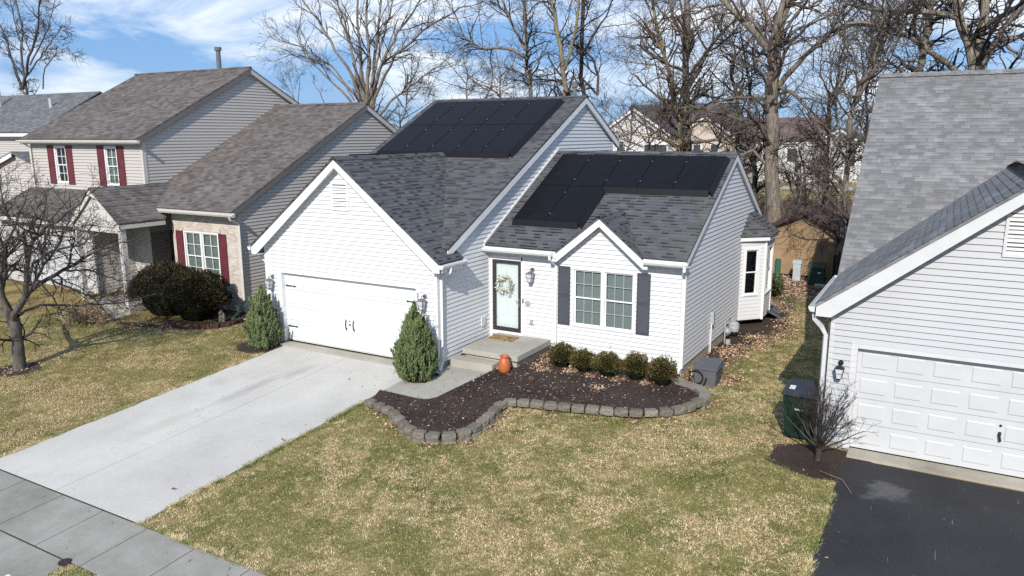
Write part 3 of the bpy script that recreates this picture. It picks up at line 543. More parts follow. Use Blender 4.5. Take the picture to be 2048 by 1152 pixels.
q = MB(); q.tube([(-3.13, .115, .92), (-3.13, .1, .92)], .018, 8); q.tube([(-3.13, .115, .82), (-3.13, .09, .82)], .02, 8); q.tube([(-3.17, .09, .83), (-3.08, .085, .79)], .008, 5); hw(gd, 'lock', q)
window(H, FW, 2.69, 4.39, 1.0, 2.54, 2, 3, 2, TRIM, slats=True, muntin=MUNT)
shutter(H, FW, 2.22, 2.58, .97, 2.6, SHUT); shutter(H, FW, 4.5, 4.86, .97, 2.6, SHUT)
d = MB(); d.lbox(FW, .185, .965, .64, 2.53, -.07, -.05); d_ = MB()
for r in ((.3, .52, 1.0, 1.5), (.63, .85, 1.0, 1.5), (.3, .52, 1.62, 2.35), (.63, .85, 1.62, 2.35), (.3, .85, .72, .9)): d.lbox(FW, *r, -.05, -.042)
fd = build('front_door', d, DOORB, H)
d = MB()
for r in ((.105, .205, .533, 2.62), (.945, 1.045, .533, 2.62), (.205, .945, .533, .65), (.205, .945, 2.52, 2.62)): d.lbox(FW, *r, -.03, .012)
build('storm_frame', d, DFRAME, fd); d = MB(); d.lquad(FW, .205, .945, .65, 2.52, -.016); build('pane', d, GLASS, fd)
d = MB(); d.lbox(FW, .97, .995, 1.3, 1.55, .012, .03); d.tube([(.985, 2.6, 1.45), (.985, 2.57, 1.45), (.89, 2.565, 1.46)], .012, 6); build('handle', d, STEEL, fd)
d = MB(); d.lbox(FW, 1.1, 1.13, 1.43, 1.56, .032, .05); build('doorbell', d, BLACK, H); d = MB(); d.tube([(1.27, 2.62, 1.44), (1.27, 2.58, 1.44)], .085, 14); d.tube([(1.27, 2.58, 1.44), (1.27, 2.572, 1.44)], .05, 10); build('door_plaque', d, GASG, H)
d = MB(); d.lbox(FW, 1.34, 1.44, .86, .98, .015, .04); d.lbox(FW, 1.32, 1.46, .83, .845, .015, .05); build('outlet_box', d, GASG, H); d = MB(); d.lbox(RX, 2.1, 2.3, .72, .98, .012, .05); build('outlet_box', d, PALE, H)
wall_lamp(H, -5.95, -.015, 1.98); wall_lamp(H, -.37, -.015, 1.96); wall_lamp(H, 1.42, 2.615, 2.42)
vent(H, FY, -3.46, -2.86, 4.08, 4.84, TRIM)
num = bpy.data.curves.new('house_number', 'FONT'); num.body = '3\n3'; num.size = .145; num.extrude = .006; num.align_x = 'CENTER'; num.space_line = .82
no = bpy.data.objects.new('number_curve', num); COL.objects.link(no); bpy.context.view_layer.update()
nme = bpy.data.meshes.new_from_object(no.evaluated_get(bpy.context.evaluated_depsgraph_get())); bpy.data.objects.remove(no); nme.materials.clear(); nme.materials.append(BLACK)
no = bpy.data.objects.new('house_number', nme); COL.objects.link(no); no.parent = H; no.location = (-.6, -.04-2, 1.93); no.rotation_euler = (math.pi/2, 0, 0)
v = MB(); v.tube([(-.6, 9.5, 7.0), (-.6, 9.5, 7.75)], .07, 10); v.tube([(-.6, 9.5, 7.75), (-.6, 9.5, 7.95)], .11, 10); build('flue_pipe', v, LAMPG, H)
# bay on the right wall
BX, B0, B1, B2, B3 = 6.4, 8.45, 9.15, 10.25, 10.95
bay = MB(); pts = [(5.76, B0), (BX, B1), (BX, B2), (5.76, B3)]
for i in range(3):
    (x0, y0), (x1, y1) = pts[i], pts[i+1]; n_ = vnorm((y1-y0, -(x1-x0), 0))
    ln = math.hypot(x1-x0, y1-y0); e = vnorm((x1-x0, y1-y0, 0)); F_ = (np.array([x0, y0, 0.]), e, np.array([0, 0, 1.]), n_)
    Q = lambda a, b: F_[0]+e*a+np.array([0, 0, 1.])*b
    w0, w1 = (.16, ln-.24) if i != 1 else (.1, ln-.1)
    for p in ([(0, .22), (ln, .22), (ln, 1.0), (0, 1.0)], [(0, 1.0), (w0, 1.0), (w0, 2.55), (0, 2.55)], [(w1, 1.0), (ln, 1.0), (ln, 2.55), (w1, 2.55)], [(0, 2.55), (ln, 2.55), (ln, 2.85), (0, 2.85)]): bay.courses([Q(a, b) for a, b in p], n_, UPZ, .12, .012, .02)
    if i == 0: FB0 = (F_, w0, w1)
    if i == 1: FB1 = (F_, w0, w1)
bo = build('bay_window', bay, WHITE, H)
bt = MB()
for x, y in pts[1:3]: bt.box(x-.05, x+.03, y-.05, y+.05, .2, 2.85)
bt.prism([(5.76, B0-.15, 2.8), (BX+.12, B1-.12, 2.8), (BX+.12, B2+.12, 2.8), (5.76, B3+.15, 2.8)], (0, 0, .14)); pieces('bay_trim', bt, TRIM, bo)
br = MB(); A_, Bb, Cc, Dd = (5.77, B0-.2, 2.95), (BX+.17, B1-.15, 2.95), (BX+.17, B2+.15, 2.95), (5.77, B3+.2, 2.95); T0, T1 = (5.77, B1+.1, 3.62), (5.77, B2-.1, 3.62)
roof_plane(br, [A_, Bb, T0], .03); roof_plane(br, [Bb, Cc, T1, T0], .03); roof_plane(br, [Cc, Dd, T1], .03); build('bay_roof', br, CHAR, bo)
bs = MB(); bs.prism([(5.76, B0, .22), (BX, B1, .22), (BX, B2, .22), (5.76, B3, .22)], (0, 0, -.02)); build('bay_floor', bs, BLACK, bo)
for F_, w0, w1 in (FB0, FB1): window(bo, F_, w0+.05, w1-.05, 1.05, 2.5, 1, 1, 1, TRIM, back=None)
# solar arrays: panels, edge skirt, clamps
def array(label, name, cells, O, A, B, Nn, pw, ph, skirts):
    r = thing('solar_array', label, 'solar panels', tuple(O))
    for i, j in cells:
        p = MB(); F_ = (O, A, B, Nn); p.lbox(F_, i*pw+.012, (i+1)*pw-.012, j*ph+.012, (j+1)*ph-.012, .105, .14); so = build('solar_panel', p, SOLF, r)
        q = MB(); q.lbox(F_, i*pw+.024, (i+1)*pw-.024, j*ph+.024, (j+1)*ph-.024, .1405, .1425); build('glass', q, SOLAR, so)
    for a0, b0, a1, b1 in skirts:
        s_ = MB(); F_ = (O, A, B, Nn)
        if abs(b1-b0) < 1e-6: s_.add([O+A*a+B*b+Nn*c_ for a, b, c_ in ((a0, b0, .145), (a1, b0, .145), (a1, b0-.13, .02), (a0, b0-.13, .02), (a0, b0, .02), (a1, b0, .02))], [(0, 3, 2, 1), (3, 4, 5, 2), (0, 1, 5, 4), (0, 4, 3), (1, 2, 5)])
        else: s_.add([O+A*a+B*b+Nn*c_ for a, b, c_ in ((a0, b0, .145), (a0, b1, .145), (a0+.13, b1, .02), (a0+.13, b0-.13 if b0 < b1 else b0, .02), (a0, b0, .02), (a0, b1, .02))], [(0, 3, 2, 1), (3, 4, 5, 2), (0, 1, 5, 4), (0, 4, 3), (1, 2, 5)])
        build('skirt', s_, SOLF, r)
    cl = set()
    for i, j in cells:
        for fb in (.2, .8):
            for e in (i, i+1):
                if any((e-1, j) == c_ for c_ in cells) and any((e, j) == c_ for c_ in cells): cl.add((e, j+fb))
    for e, jb in sorted(cl): q = MB(); q.lbox((O, A, B, Nn), e*pw-.016, e*pw+.016, jb*ph-.022, jb*ph+.022, .14, .15); build('clamp', q, STEEL, r)
    return r
a_ = math.atan(.491); Bv = np.array([0, math.cos(a_), math.sin(a_)]); Nv = np.array([0, -math.sin(a_), math.cos(a_)]); X1 = np.array([1., 0, 0])
array('ten black solar panels on the high main roof of the white house', 'a', [(i, j) for i in range(5) for j in range(2)], np.array([-5.86, 4.93, mz(4.93)]), X1, Bv, Nv, 1.046, 1.99, [(0, 0, 5.23, 0), (5.23, 0, 5.23, 3.98)])
a_ = math.atan(.542); Bv = np.array([0, math.cos(a_), math.sin(a_)]); Nv = np.array([0, -math.sin(a_), math.cos(a_)])
array('L shaped set of black solar panels on the lower front roof above the front door', 'b', [(i, 1) for i in range(5)]+[(0, 0), (1, 0)], np.array([.42, 3.30, wz_(3.30)]), X1, Bv, Nv, 1.04, 1.86, [(0, 0, 2.08, 0), (2.08, 0, 2.08, 1.86), (2.08, 1.86, 5.2, 1.86), (5.2, 1.86, 5.2, 3.72)])
a_ = math.atan(.766); Bl = np.array([math.cos(a_), 0, math.sin(a_)]); Nl = np.array([-math.sin(a_), 0, math.cos(a_)])
array('black solar panels on the hidden side of the garage roof, only their top edge showing', 'c', [(i, 0) for i in range(2)], np.array([-3.115, 2.75, 5.53])-Bl*1.86, np.array([0, -1., 0]), Bl, Nl, 1.1, 1.78, [])
# ------------------------------------------------------------------ things round the white house
rng = np.random.default_rng(7); random.seed(7)
st = thing('stoop', 'concrete front stoop with one step below the white door', 'stoop', (1, 1.6, 0))
m = MB(); m.box(.3, 2.0, .7, 2.6, .33, .47); build('slab', m, WALKC, st); m = MB(); m.box(.36, 1.92, .8, 2.6, -.3, .325); build('base', m, FOUND, st); m = MB(); m.box(.12, 1.43, .38, .79, -.2, .235); build('step', m, WALKC, st)
m = MB(); m.box(-.38, .38, -.24, .24, 0, .018); 
tm = thing('door_mat', 'tan speckled coir mat on the front stoop', 'doormat', (.76, 2.1, .471)); ROOT[tm.name] = np.zeros(3); build('mat', m, COIR, tm)
wr = thing('wreath', 'wreath of white and olive leaves hanging on the front door', 'wreath', (.56, 2.57, 1.93)); ROOT[wr.name] = np.zeros(3)
def leaves(n, centers, size, aspect, dirs=None, r=rng):
    """n small bent leaves: two triangles each"""
    d = r.normal(size=(n, 3)) if dirs is None else dirs+r.normal(size=(n, 3))*.35
    d /= np.linalg.norm(d, axis=1)[:, None]; a = r.normal(size=(n, 3)); s = np.cross(d, a); s /= np.linalg.norm(s, axis=1)[:, None]
    l = size*(.6+.8*r.random((n, 1))); w_ = l*aspect
    V = np.stack([centers, centers+d*l*.5+s*w_*.5, centers+d*l, centers+d*l*.5-s*w_*.5], 1).reshape(-1, 3)
    return V, np.arange(4*n).reshape(-1, 4)
WREL = leaf_mat('wreath_leaf', [(0, (.2, .2, .08)), (.3, (.38, .4, .3)), (.55, (.66, .66, .62)), (1, (.75, .74, .7))])
th = rng.random(260)*2*math.pi; rr = .2+.05*rng.normal(size=260)
ce_ = np.stack([rr*np.cos(th), -.01-.03*rng.random(260), rr*np.sin(th)], 1); di = np.stack([np.cos(th+.9), -.5*np.ones(260), np.sin(th+.9)], 1)
V, Fc = leaves(260, ce_, .075, .45, di); raw('leaves', V, Fc, WREL, wr); m = MB(); m.tube([(.2*math.cos(a*.3142), 0, .2*math.sin(a*.3142)) for a in range(21)], .018, 6); build('ring', m, BARK3, wr)
ur = thing('terracotta_urn', 'tall rust orange terracotta urn at the corner of the stoop', 'urn', (1.77, .42, .12)); m = MB()
m.lathe((1.77, .42, .1), [(q*.84, z*.8) for q, z in [(.13, 0), (.17, .03), (.195, .16), (.19, .3), (.15, .43), (.115, .48), (.115, .5), (.15, .53), (.15, .55), (.12, .55), (.1, .47), (.12, .42)]], 28); build('body', m, TERRA, ur, smooth=True)
# landscape blocks
def block_mesh(seed):
    r = np.random.default_rng(seed); nx_, ny_, nz_ = 6, 4, 4; V = {}; vs = []; fs = []
    def idx(i, j, k):
        if (i, j, k) in V: return V[(i, j, k)]
        a, b, c = i/nx_*2-1, j/ny_*2-1, k/nz_*2-1
        wx = .155-.03*(b+1)/2; x = a*wx; y = b*.105; z = c*.075
        e = (abs(a) > .95)+(abs(b) > .95)+(abs(c) > .95)
        if e >= 2: x *= .95; y *= .93; z *= .92
        if b < -.9: y -= .022*(1-a*a)
        vs.append((x+r.normal()*.004, y+r.normal()*(.008 if b < -.5 else .004), z+r.normal()*.003)); V[(i, j, k)] = len(vs)-1; return V[(i, j, k)]
    for i in range(nx_):
        for j in range(ny_): fs.append((idx(i, j, nz_), idx(i+1, j, nz_), idx(i+1, j+1, nz_), idx(i, j+1, nz_))); fs.append((idx(i, j+1, 0), idx(i+1, j+1, 0), idx(i+1, j, 0), idx(i, j, 0)))
        for k in range(nz_): fs.append((idx(i, 0, k), idx(i+1, 0, k), idx(i+1, 0, k+1), idx(i, 0, k+1))); fs.append((idx(i+1, ny_, k), idx(i, ny_, k), idx(i, ny_, k+1), idx(i+1, ny_, k+1)))
    for j in range(ny_):
        for k in range(nz_): fs.append((idx(0, j+1, k), idx(0, j, k), idx(0, j, k+1), idx(0, j+1, k+1))); fs.append((idx(nx_, j, k), idx(nx_, j+1, k), idx(nx_, j+1, k+1), idx(nx_, j, k+1)))
    m = MB(); m.v = vs; m.f = fs; return m
BG = 'landscape blocks edging the front bed'
protos = [build('landscape_block', block_mesh(s_), STONE, uv=False) for s_ in range(4)]
usedp = set()
def resample(P, step, start=0.):
    P = np.array(P, float); sg = np.linalg.norm(np.diff(P, axis=0), axis=1); cum = np.concatenate([[0], np.cumsum(sg)]); o = []; d = start
    while d < cum[-1]:
        i = min(np.searchsorted(cum, d, side='right')-1, len(sg)-1); k = (d-cum[i])/sg[i]; p = P[i]+k*(P[i+1]-P[i])
        e0 = P[max(i-1, 0)]; e1 = P[min(i+2, len(P)-1)]; t_ = vnorm(P[i+1]-P[i])*.6+vnorm(e1-e0)*.4; o.append((p, math.atan2(t_[1], t_[0]))); d += step
    return o
nb = 0
def place_block(p, ang, z, lab, protos=protos, group=BG):
    global nb
    q = protos[nb % len(protos)]; nb += 1
    o = q if q.name not in usedp else q.copy()
    if q.name in usedp: COL.objects.link(o)
    usedp.add(q.name); o.location = (p[0], p[1], z); o.rotation_euler = (random.uniform(-.05, .05), random.uniform(-.06, .06), ang+random.uniform(-.06, .06)); sc = random.uniform(.95, 1.04); o.scale = (sc, 1, random.uniform(.95, 1.05))
    tag(o, lab, 'landscape block', group)
for p, a in resample(WALLP, .322, .1): place_block(p, a, .06*p[1]+.14, 'weathered grey concrete block in the top row of the curved edging of the front bed')
low = [q for q in WALLP if q[1] < -1.6 and q[0] > 1.0]; low = [(q[0]+.03, q[1]-.02) for q in low]
for p, a in resample(low, .322, .22): place_block(p, a, .06*p[1]-.0, 'weathered grey concrete block in the lower row under the curved edging of the front bed', group='lower landscape blocks of the front bed')
cu = MB(); cpts = [(6.84, .5), (6.88, .8), (6.8, 1.12), (6.58, 1.42), (6.3, 1.58), (5.95, 1.68), (5.78, 1.9)]
for i in range(len(cpts)-1):
    p, q = np.array(cpts[i]), np.array(cpts[i+1]); n_ = vnorm((q[1]-p[1], -(q[0]-p[0]), 0)); n2 = n_
    if i < len(cpts)-2: r_ = np.array(cpts[i+2]); n2 = vnorm((r_[1]-p[1], -(r_[0]-p[0]), 0))
    if i > 0: r_ = np.array(cpts[i-1]); n_ = vnorm((q[1]-r_[1], -(q[0]-r_[0]), 0))
    A0, A1 = np.array([*p, .2])+n_*.13, np.array([*q, .2])+n2*.13; B1_, B0_ = np.array([*q, .2])-n2*.13, np.array([*p, .2])-n_*.13
    cu.prism([A0, A1, B1_, B0_], (0, 0, -.3))
o = build('concrete_curb', cu, CURB); tag(o, 'smooth curved concrete curb closing the front bed at the house corner', 'curb')
rp = [build('red_edging_block', block_mesh(20+i), REDB, uv=False) for i in range(2)]; 
for p, a in resample([(-10.7, -.3), (-10.0, -.28), (-9.3, -.15), (-8.85, .12), (-8.7, .55), (-8.85, 1.1)], .31, .05): place_block(p, a, .06, 'dark red edging block round the bed under the brick front window', rp, 'red edging blocks by the brick front')
# hose box, gas meter, conduit, hatch
hb = thing('hose_box', 'grey plastic hose storage box beside the right wall of the white house', 'hose box', (6.52, 2.45, 0)); m = MB()
def taper(mb, x0, x1, y0, y1, z0, z1, e): return mb.add([(x0+e, y0+e, z0), (x1-e, y0+e, z0), (x1-e, y1-e, z0), (x0+e, y1-e, z0), (x0, y0, z1), (x1, y0, z1), (x1, y1, z1), (x0, y1, z1)], [(3, 2, 1, 0), (4, 5, 6, 7), (0, 1, 5, 4), (1, 2, 6, 5), (2, 3, 7, 6), (3, 0, 4, 7)])
taper(m, 6.22, 6.78, 2.12, 2.78, 0, .42, .03); 
for k in range(4): z = .08+.09*k; m.box(6.3, 6.7, 2.128+.022*(1-z/.42)-.006, 2.2, z, z+.012)
build('body', m, GBOX, hb); m = MB(); m.box(6.19, 6.81, 2.09, 2.81, .425, .47); m.prism([(6.22, 2.12, .47), (6.78, 2.12, .47), (6.78, 2.78, .56), (6.22, 2.78, .56)], (0, 0, -.02)); m.prism([(6.22, 2.12, .47), (6.22, 2.78, .47), (6.22, 2.78, .54)], (.56, 0, 0)); build('lid', m, GBOX, hb)
m = MB(); m.tube([(6.12+.0, 2.02, .03)]+[(6.3+.17*math.cos(a), 2.06-.01*math.sin(a), .23+.17*math.sin(a)) for a in np.linspace(2.6, -2.6, 18)]+[(6.16, 2.03, .08), (6.1, 1.96, .04)], .017, 6); m.tube([(6.56, 2.05, .24), (6.55, 2.06, .2), (6.5, 2.05, .04)], .02, 6); build('hose', m, BLACK, hb)
gmt = thing('gas_meter', 'grey gas meter with pipes on the foundation beside the bay window', 'gas meter', (5.95, 6.9, .3)); m = MB(); m.lathe((6.03, 6.95, .22), [(.05, 0), (.14, .03), (.16, .14), (.15, .26), (.09, .32)], 16); m.box(5.92, 6.14, 6.83, 7.08, .3, .5); build('body', m, GASG, gmt)
m = MB(); m.tube([(5.9, 6.6, .3), (5.98, 6.6, .3)], .1, 14); m.tube([(5.99, 6.6, .3), (6.02, 6.6, .3)], .06, 10); build('regulator', m, GASG, gmt)
m = MB(); m.tube([(5.9, 6.4, -.1), (5.9, 6.4, .62), (5.92, 6.62, .7), (5.95, 7.0, .66), (5.98, 7.0, .5)], .022, 6); m.tube([(5.9, 6.4, .3), (5.96, 6.6, .3), (6.0, 6.9, .4)], .022, 6); m.tube([(5.98, 7.25, .05), (5.98, 7.25, .55), (5.8, 7.25, .6)], .022, 6); m.tube([(6.05, 6.2, .02), (6.05, 6.2, .16)], .07, 10); build('pipe', m, GASG, gmt)
cb = thing('cable_box', 'slim grey cable box with a white conduit on the right wall', 'cable box', (5.8, 5.2, .6)); m = MB(); m.box(5.775, 5.87, 5.15, 5.3, .82, 1.18); build('box', m, GASG, cb); m = MB(); m.tube([(5.81, 5.16, .85), (5.81, 5.14, .0)], .018, 6); m.tube([(5.8, 5.05, .7), (5.8, 5.04, .0)], .007, 4); build('conduit', m, TRIM, cb)
hc = thing('splash_board', 'grey boards leaning at the foot of the bay window', 'board', (6.5, 10.6, .1)); m = MB(); m.prism([(6.35, 9.75, .42), (6.85, 10.15, .06), (6.62, 10.75, .06), (6.1, 10.4, .42)], (0, 0, -.05)); m.prism([(6.15, 10.45, .44), (6.65, 10.8, .1), (6.5, 11.4, .1), (5.95, 11.2, .5)], (0, 0, -.05)); build('boards', m, GBOX, hc); m = MB(); m.tube([(6.45, 10.28, .4), (6.5, 10.3, .36)], .05, 8); build('knob', m, BLACK, hc)
o = build('marker_post', MB().tube([(5.4, 16.9, 0), (5.4, 16.9, .95)], .12, 12).tube([(5.4, 16.9, .95), (5.4, 16.9, 1.0)], .1, 12), GREENP); tag(o, 'short round green marker post at the end of the side lawn', 'marker post')
pd = thing('utility_pedestal', 'pale grey utility pedestal in front of the tan shed', 'utility box', (6.05, 17.75, 0)); m = MB(); m.box(5.9, 6.2, 17.62, 17.86, 0, .78); build('body', m, PED, pd); m = MB(); m.box(5.87, 6.23, 17.6, 17.89, .74, .88); build('cap', m, PED, pd)
tr = thing('transformer', 'dark green transformer cabinet beside the fence post', 'transformer', (6.95, 17.2, 0)); m = MB(); m.box(6.62, 7.22, 16.95, 17.5, .0, .72); m.prism([(6.62, 16.95, .72), (6.62, 17.5, .72), (6.62, 17.5, .85)], (.6, 0, 0)); build('cabinet', m, TGREEN, tr); m = MB(); m.box(6.6, 7.24, 16.92, 17.52, .70, .74); m.prism([(6.6, 16.92, .742), (7.24, 16.92, .742), (7.24, 17.52, .87), (6.6, 17.52, .87)], (0, 0, .02)); build('lid', m, TGREEN, tr); m = MB(); m.box(6.98, 7.08, 16.935, 16.95, .5, .57); build('label', m, PALE, tr)
o = build('paver', MB().box(6.92, 7.34, 16.55, 16.88, 0, .1), WALKC); tag(o, 'pale concrete block lying in front of the green transformer', 'block')
fe = thing('wooden_fence', 'dark weathered fence with a pale end post behind the grey house', 'fence', (8, 17.8, 0))
for x in (7.3, 9.2, 11.2): m = MB(); m.box(x-.06, x+.06, 17.7, 17.82, 0, 1.25 if x < 8 else 1.5); build('post', m, WOOD, fe)
m = MB()
for k in range(30): x = 7.42+k*.15; m.box(x, x+.135, 17.83, 17.855, .04, 1.2+.35*min(1, k/4)+.03*math.sin(k*2.3))
build('boards', m, DKWOOD, fe)  # boards coloured dark for the shadow behind the grey house
sh = thing('garden_shed', 'tan barn shed with a dark red gambrel roof behind the side lawn', 'shed', (6.05, 20, 0)); SX = 6.05; m = MB()
m.prism([(SX-1.38, 18.7, .08), (SX+1.38, 18.7, .08), (SX+1.38, 18.7, 1.6), (SX+1.15, 18.7, 2.2), (SX, 18.7, 2.68), (SX-1.15, 18.7, 2.2), (SX-1.38, 18.7, 1.6)], (0, 3.2, 0)); m.box(SX-1.39, SX+1.39, 18.685, 18.7, 1.2, 1.215); build('wall', m, SHEDW, sh)
m = MB(); gp = [(SX-1.62, 1.46), (SX-1.27, 2.24), (SX, 2.8), (SX+1.27, 2.24), (SX+1.62, 1.46)]
for (xa, za), (xb, zb_) in zip(gp, gp[1:]): m.prism([(xa, 18.42, za), (xb, 18.42, zb_), (xb, 22.1, zb_), (xa, 22.1, za)], (0, 0, .07))
build('roof', m, SHEDR, sh); m = MB()
for (xa, za), (xb, zb_) in zip(gp, gp[1:]): along(m, (xa, 18.43, za-.001), (xb, 18.43, zb_-.001), .11, .03, (0, 1, 0))
build('barge_board', m, plain('shed_trim', (.05, .028, .028), .8), sh); m = MB(); m.box(SX+1.3, SX+1.4, 18.66, 18.69, .08, 1.58); build('corner_board', m, WOOD, sh); m = MB(); m.box(SX-1.36, SX+1.36, 18.72, 21.8, -.05, .078); build('skid', m, BLACK, sh)
# bin, cover, post, rod
bn = thing('wheeled_bin', 'dark green wheeled rubbish bin behind the bare shrub', 'bin', (9.08, .0, 0)); m = MB(); taper(m, 8.76, 9.4, -.36, .34, .06, .96, .07); m.box(8.79, 9.37, -.33, -.3, .8, .86); build('body', m, BING, bn)
m = MB(); m.add([(8.72, -.42, .965), (9.44, -.42, .965), (9.44, .4, 1.0), (8.72, .4, 1.0), (8.82, -.3, 1.06), (9.34, -.3, 1.06), (9.34, .3, 1.12), (8.82, .3, 1.12)], [(3, 2, 1, 0), (4, 5, 6, 7), (0, 1, 5, 4), (1, 2, 6, 5), (2, 3, 7, 6), (3, 0, 4, 7)]); build('lid', m, BINL, bn)
m = MB(); m.prism([(8.86, -.29, 1.068), (8.97, -.29, 1.068), (8.97, -.1, 1.088), (8.86, -.1, 1.088)], (0, 0, .004)); m.prism([(9.0, -.352, .66), (9.2, -.352, .66), (9.2, -.35, .69), (9.0, -.35, .69)], (0, -.012, 0)); build('label', m, PALE, bn)
for x in (8.84, 9.3): m = MB(); m.tube([(x-.03, .36, .13), (x+.03, .36, .13)], .13, 14); build('wheel', m, BLACK, bn)
zc_ = float(zg(0, -9.78)); o = build('cleanout_cover', MB().tube([(-.42, -9.76, zc_), (-.42, -9.76, zc_+.032)], .1, 20), MANH); tag(o, 'round rusty brown cover set in the sidewalk joint', 'cover')
wp = thing('white_post', 'white post with a pointed cap at the bottom left corner', 'post', (1.17, -11.3, -.6)); m = MB(); m.box(1.12, 1.22, -11.35, -11.25, -.68, .36); build('post', m, TRIM, wp)
m = MB(); m.add([(1.1, -11.37, .36), (1.24, -11.37, .36), (1.24, -11.23, .36), (1.1, -11.23, .36), (1.1, -11.37, .42), (1.24, -11.37, .42), (1.24, -11.23, .42), (1.1, -11.23, .42), (1.15, -11.32, .54), (1.19, -11.32, .54), (1.19, -11.28, .54), (1.15, -11.28, .54)], [(0, 1, 5, 4), (1, 2, 6, 5), (2, 3, 7, 6), (3, 0, 4, 7), (4, 5, 9, 8), (5, 6, 10, 9), (6, 7, 11, 10), (7, 4, 8, 11), (8, 9, 10, 11), (3, 2, 1, 0)]); build('cap', m, TRIM, wp)
o = build('driveway_rod', MB().tube([(9.68, -1.5, -.03), (9.9, -1.72, .02), (10.12, -1.82, .02), (10.3, -2.05, -.1)], .006, 5), WOOD); tag(o, 'thin bent rod lying from the mulch onto the asphalt', 'rod')
# ------------------------------------------------------------------ evergreen shrubs
def cone_shrub(name, label, x, y, h, r, seed, n):
    g = np.random.default_rng(seed); z0 = float(zg(x, y)); R = thing(name, label, 'shrub', (x, y, z0), 'pointed juniper shrubs beside the garage door'); ROOT[R.name] = np.zeros(3)
    def prof(t): return np.where(t < .2, .80+.20*np.sin(t/.2*1.57), np.clip(1-((t-.2)/.82), 0, 1)**.78)
    m_ = 330; tp = g.random(m_)**1.05*.86; ap = g.random(m_)*6.283; rp_ = r*prof(tp)*(.55+.45*np.sqrt(g.random(m_)))*(1+.10*np.sin(ap*4+seed)); pb = np.stack([rp_*np.cos(ap), rp_*np.sin(ap), .02+tp*h*.86], 1)
    pd_ = unit(np.stack([np.cos(ap)*.30*(1-tp*.5), np.sin(ap)*.30*(1-tp*.5), np.ones(m_)], 1)+g.normal(size=(m_, 3))*.13); pl_ = (.2+.26*g.random(m_))*(1-.35*tp)
    pb = np.concatenate([pb, np.stack([g.normal(size=9)*.03, g.normal(size=9)*.03, h*(.66+.03*np.arange(9))], 1)]); pd_ = np.concatenate([pd_, unit(np.stack([g.normal(size=9)*.09, g.normal(size=9)*.09, np.ones(9)], 1))]); pl_ = np.concatenate([pl_, np.full(9, .24)])
    ip = g.integers(0, len(pb), n); u_ = g.random(n)**.8; off = g.normal(size=(n, 3))*(.034*(1.05-u_*.85))[:, None]; base = pb[ip]+pd_[ip]*(pl_[ip]*u_)[:, None]+off; ang = np.arctan2(base[:, 1], base[:, 0])
    base[:, 2] = np.maximum(base[:, 2], .01)
    # sprigs: narrow bent blades, upright and outward
    d = pd_[ip]+off*7+g.normal(size=(n, 3))*.16; d /= np.linalg.norm(d, axis=1)[:, None]
    ln = (.05+.075*g.random(n)**2)[:, None]; wdt = (.006+.007*g.random(n))[:, None]; a = g.normal(size=(n, 3)); s1 = np.cross(d, a); s1 /= np.linalg.norm(s1, axis=1)[:, None]; s2 = np.cross(d, s1)
    b1 = base+s1*wdt; b2 = base-s1*wdt*.5+s2*wdt*.87; b3 = base-s1*wdt*.5-s2*wdt*.87; m1 = base+d*ln*.55
    V = np.stack([b1, b2, b3, m1+s1*wdt*1.0, m1-s1*wdt*.5+s2*wdt*.87, m1-s1*wdt*.5-s2*wdt*.87, base+d*ln], 1).reshape(-1, 3); o = (np.arange(n)*7)[:, None]
    T = [(0, 1, 4), (0, 4, 3), (1, 2, 5), (1, 5, 4), (2, 0, 3), (2, 3, 5), (3, 4, 6), (4, 5, 6), (5, 3, 6)]
    raw('crown', V, np.concatenate([o+np.array([q]) for q in T]), CONIF, R)
    # stray shoots
    k = 46; t2 = .15+.75*g.random(k); a2 = g.random(k)*6.283; P0 = np.stack([r*.8*prof(t2)*np.cos(a2), r*.8*prof(t2)*np.sin(a2), t2*h*.9], 1); P1 = P0+np.stack([np.cos(a2)*.2, np.sin(a2)*.2, .18+.16*g.random(k)], 1)
    V2 = []; 
    for p, q in zip(P0, P1):
        q_ = 14; u = np.linspace(.2, 1, q_)[:, None]; V2.append(p+(q-p)*u+g.normal(size=(q_, 3))*.012)
    C_ = np.concatenate(V2); D_ = np.repeat((P1-P0)/np.linalg.norm(P1-P0, axis=1)[:, None], 14, 0); Vl, Fl = leaves(len(C_), C_, .05, .3, D_, g); raw('sprays', Vl, Fl, CONIF, R)
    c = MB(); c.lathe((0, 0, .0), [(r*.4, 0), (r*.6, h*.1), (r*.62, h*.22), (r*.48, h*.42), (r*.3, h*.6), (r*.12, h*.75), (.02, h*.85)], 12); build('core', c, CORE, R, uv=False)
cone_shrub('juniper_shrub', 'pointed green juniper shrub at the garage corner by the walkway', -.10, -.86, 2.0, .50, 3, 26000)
cone_shrub('juniper_shrub', 'pointed green juniper shrub at the far side of the driveway', -5.80, -.66, 1.84, .41, 5, 20000)
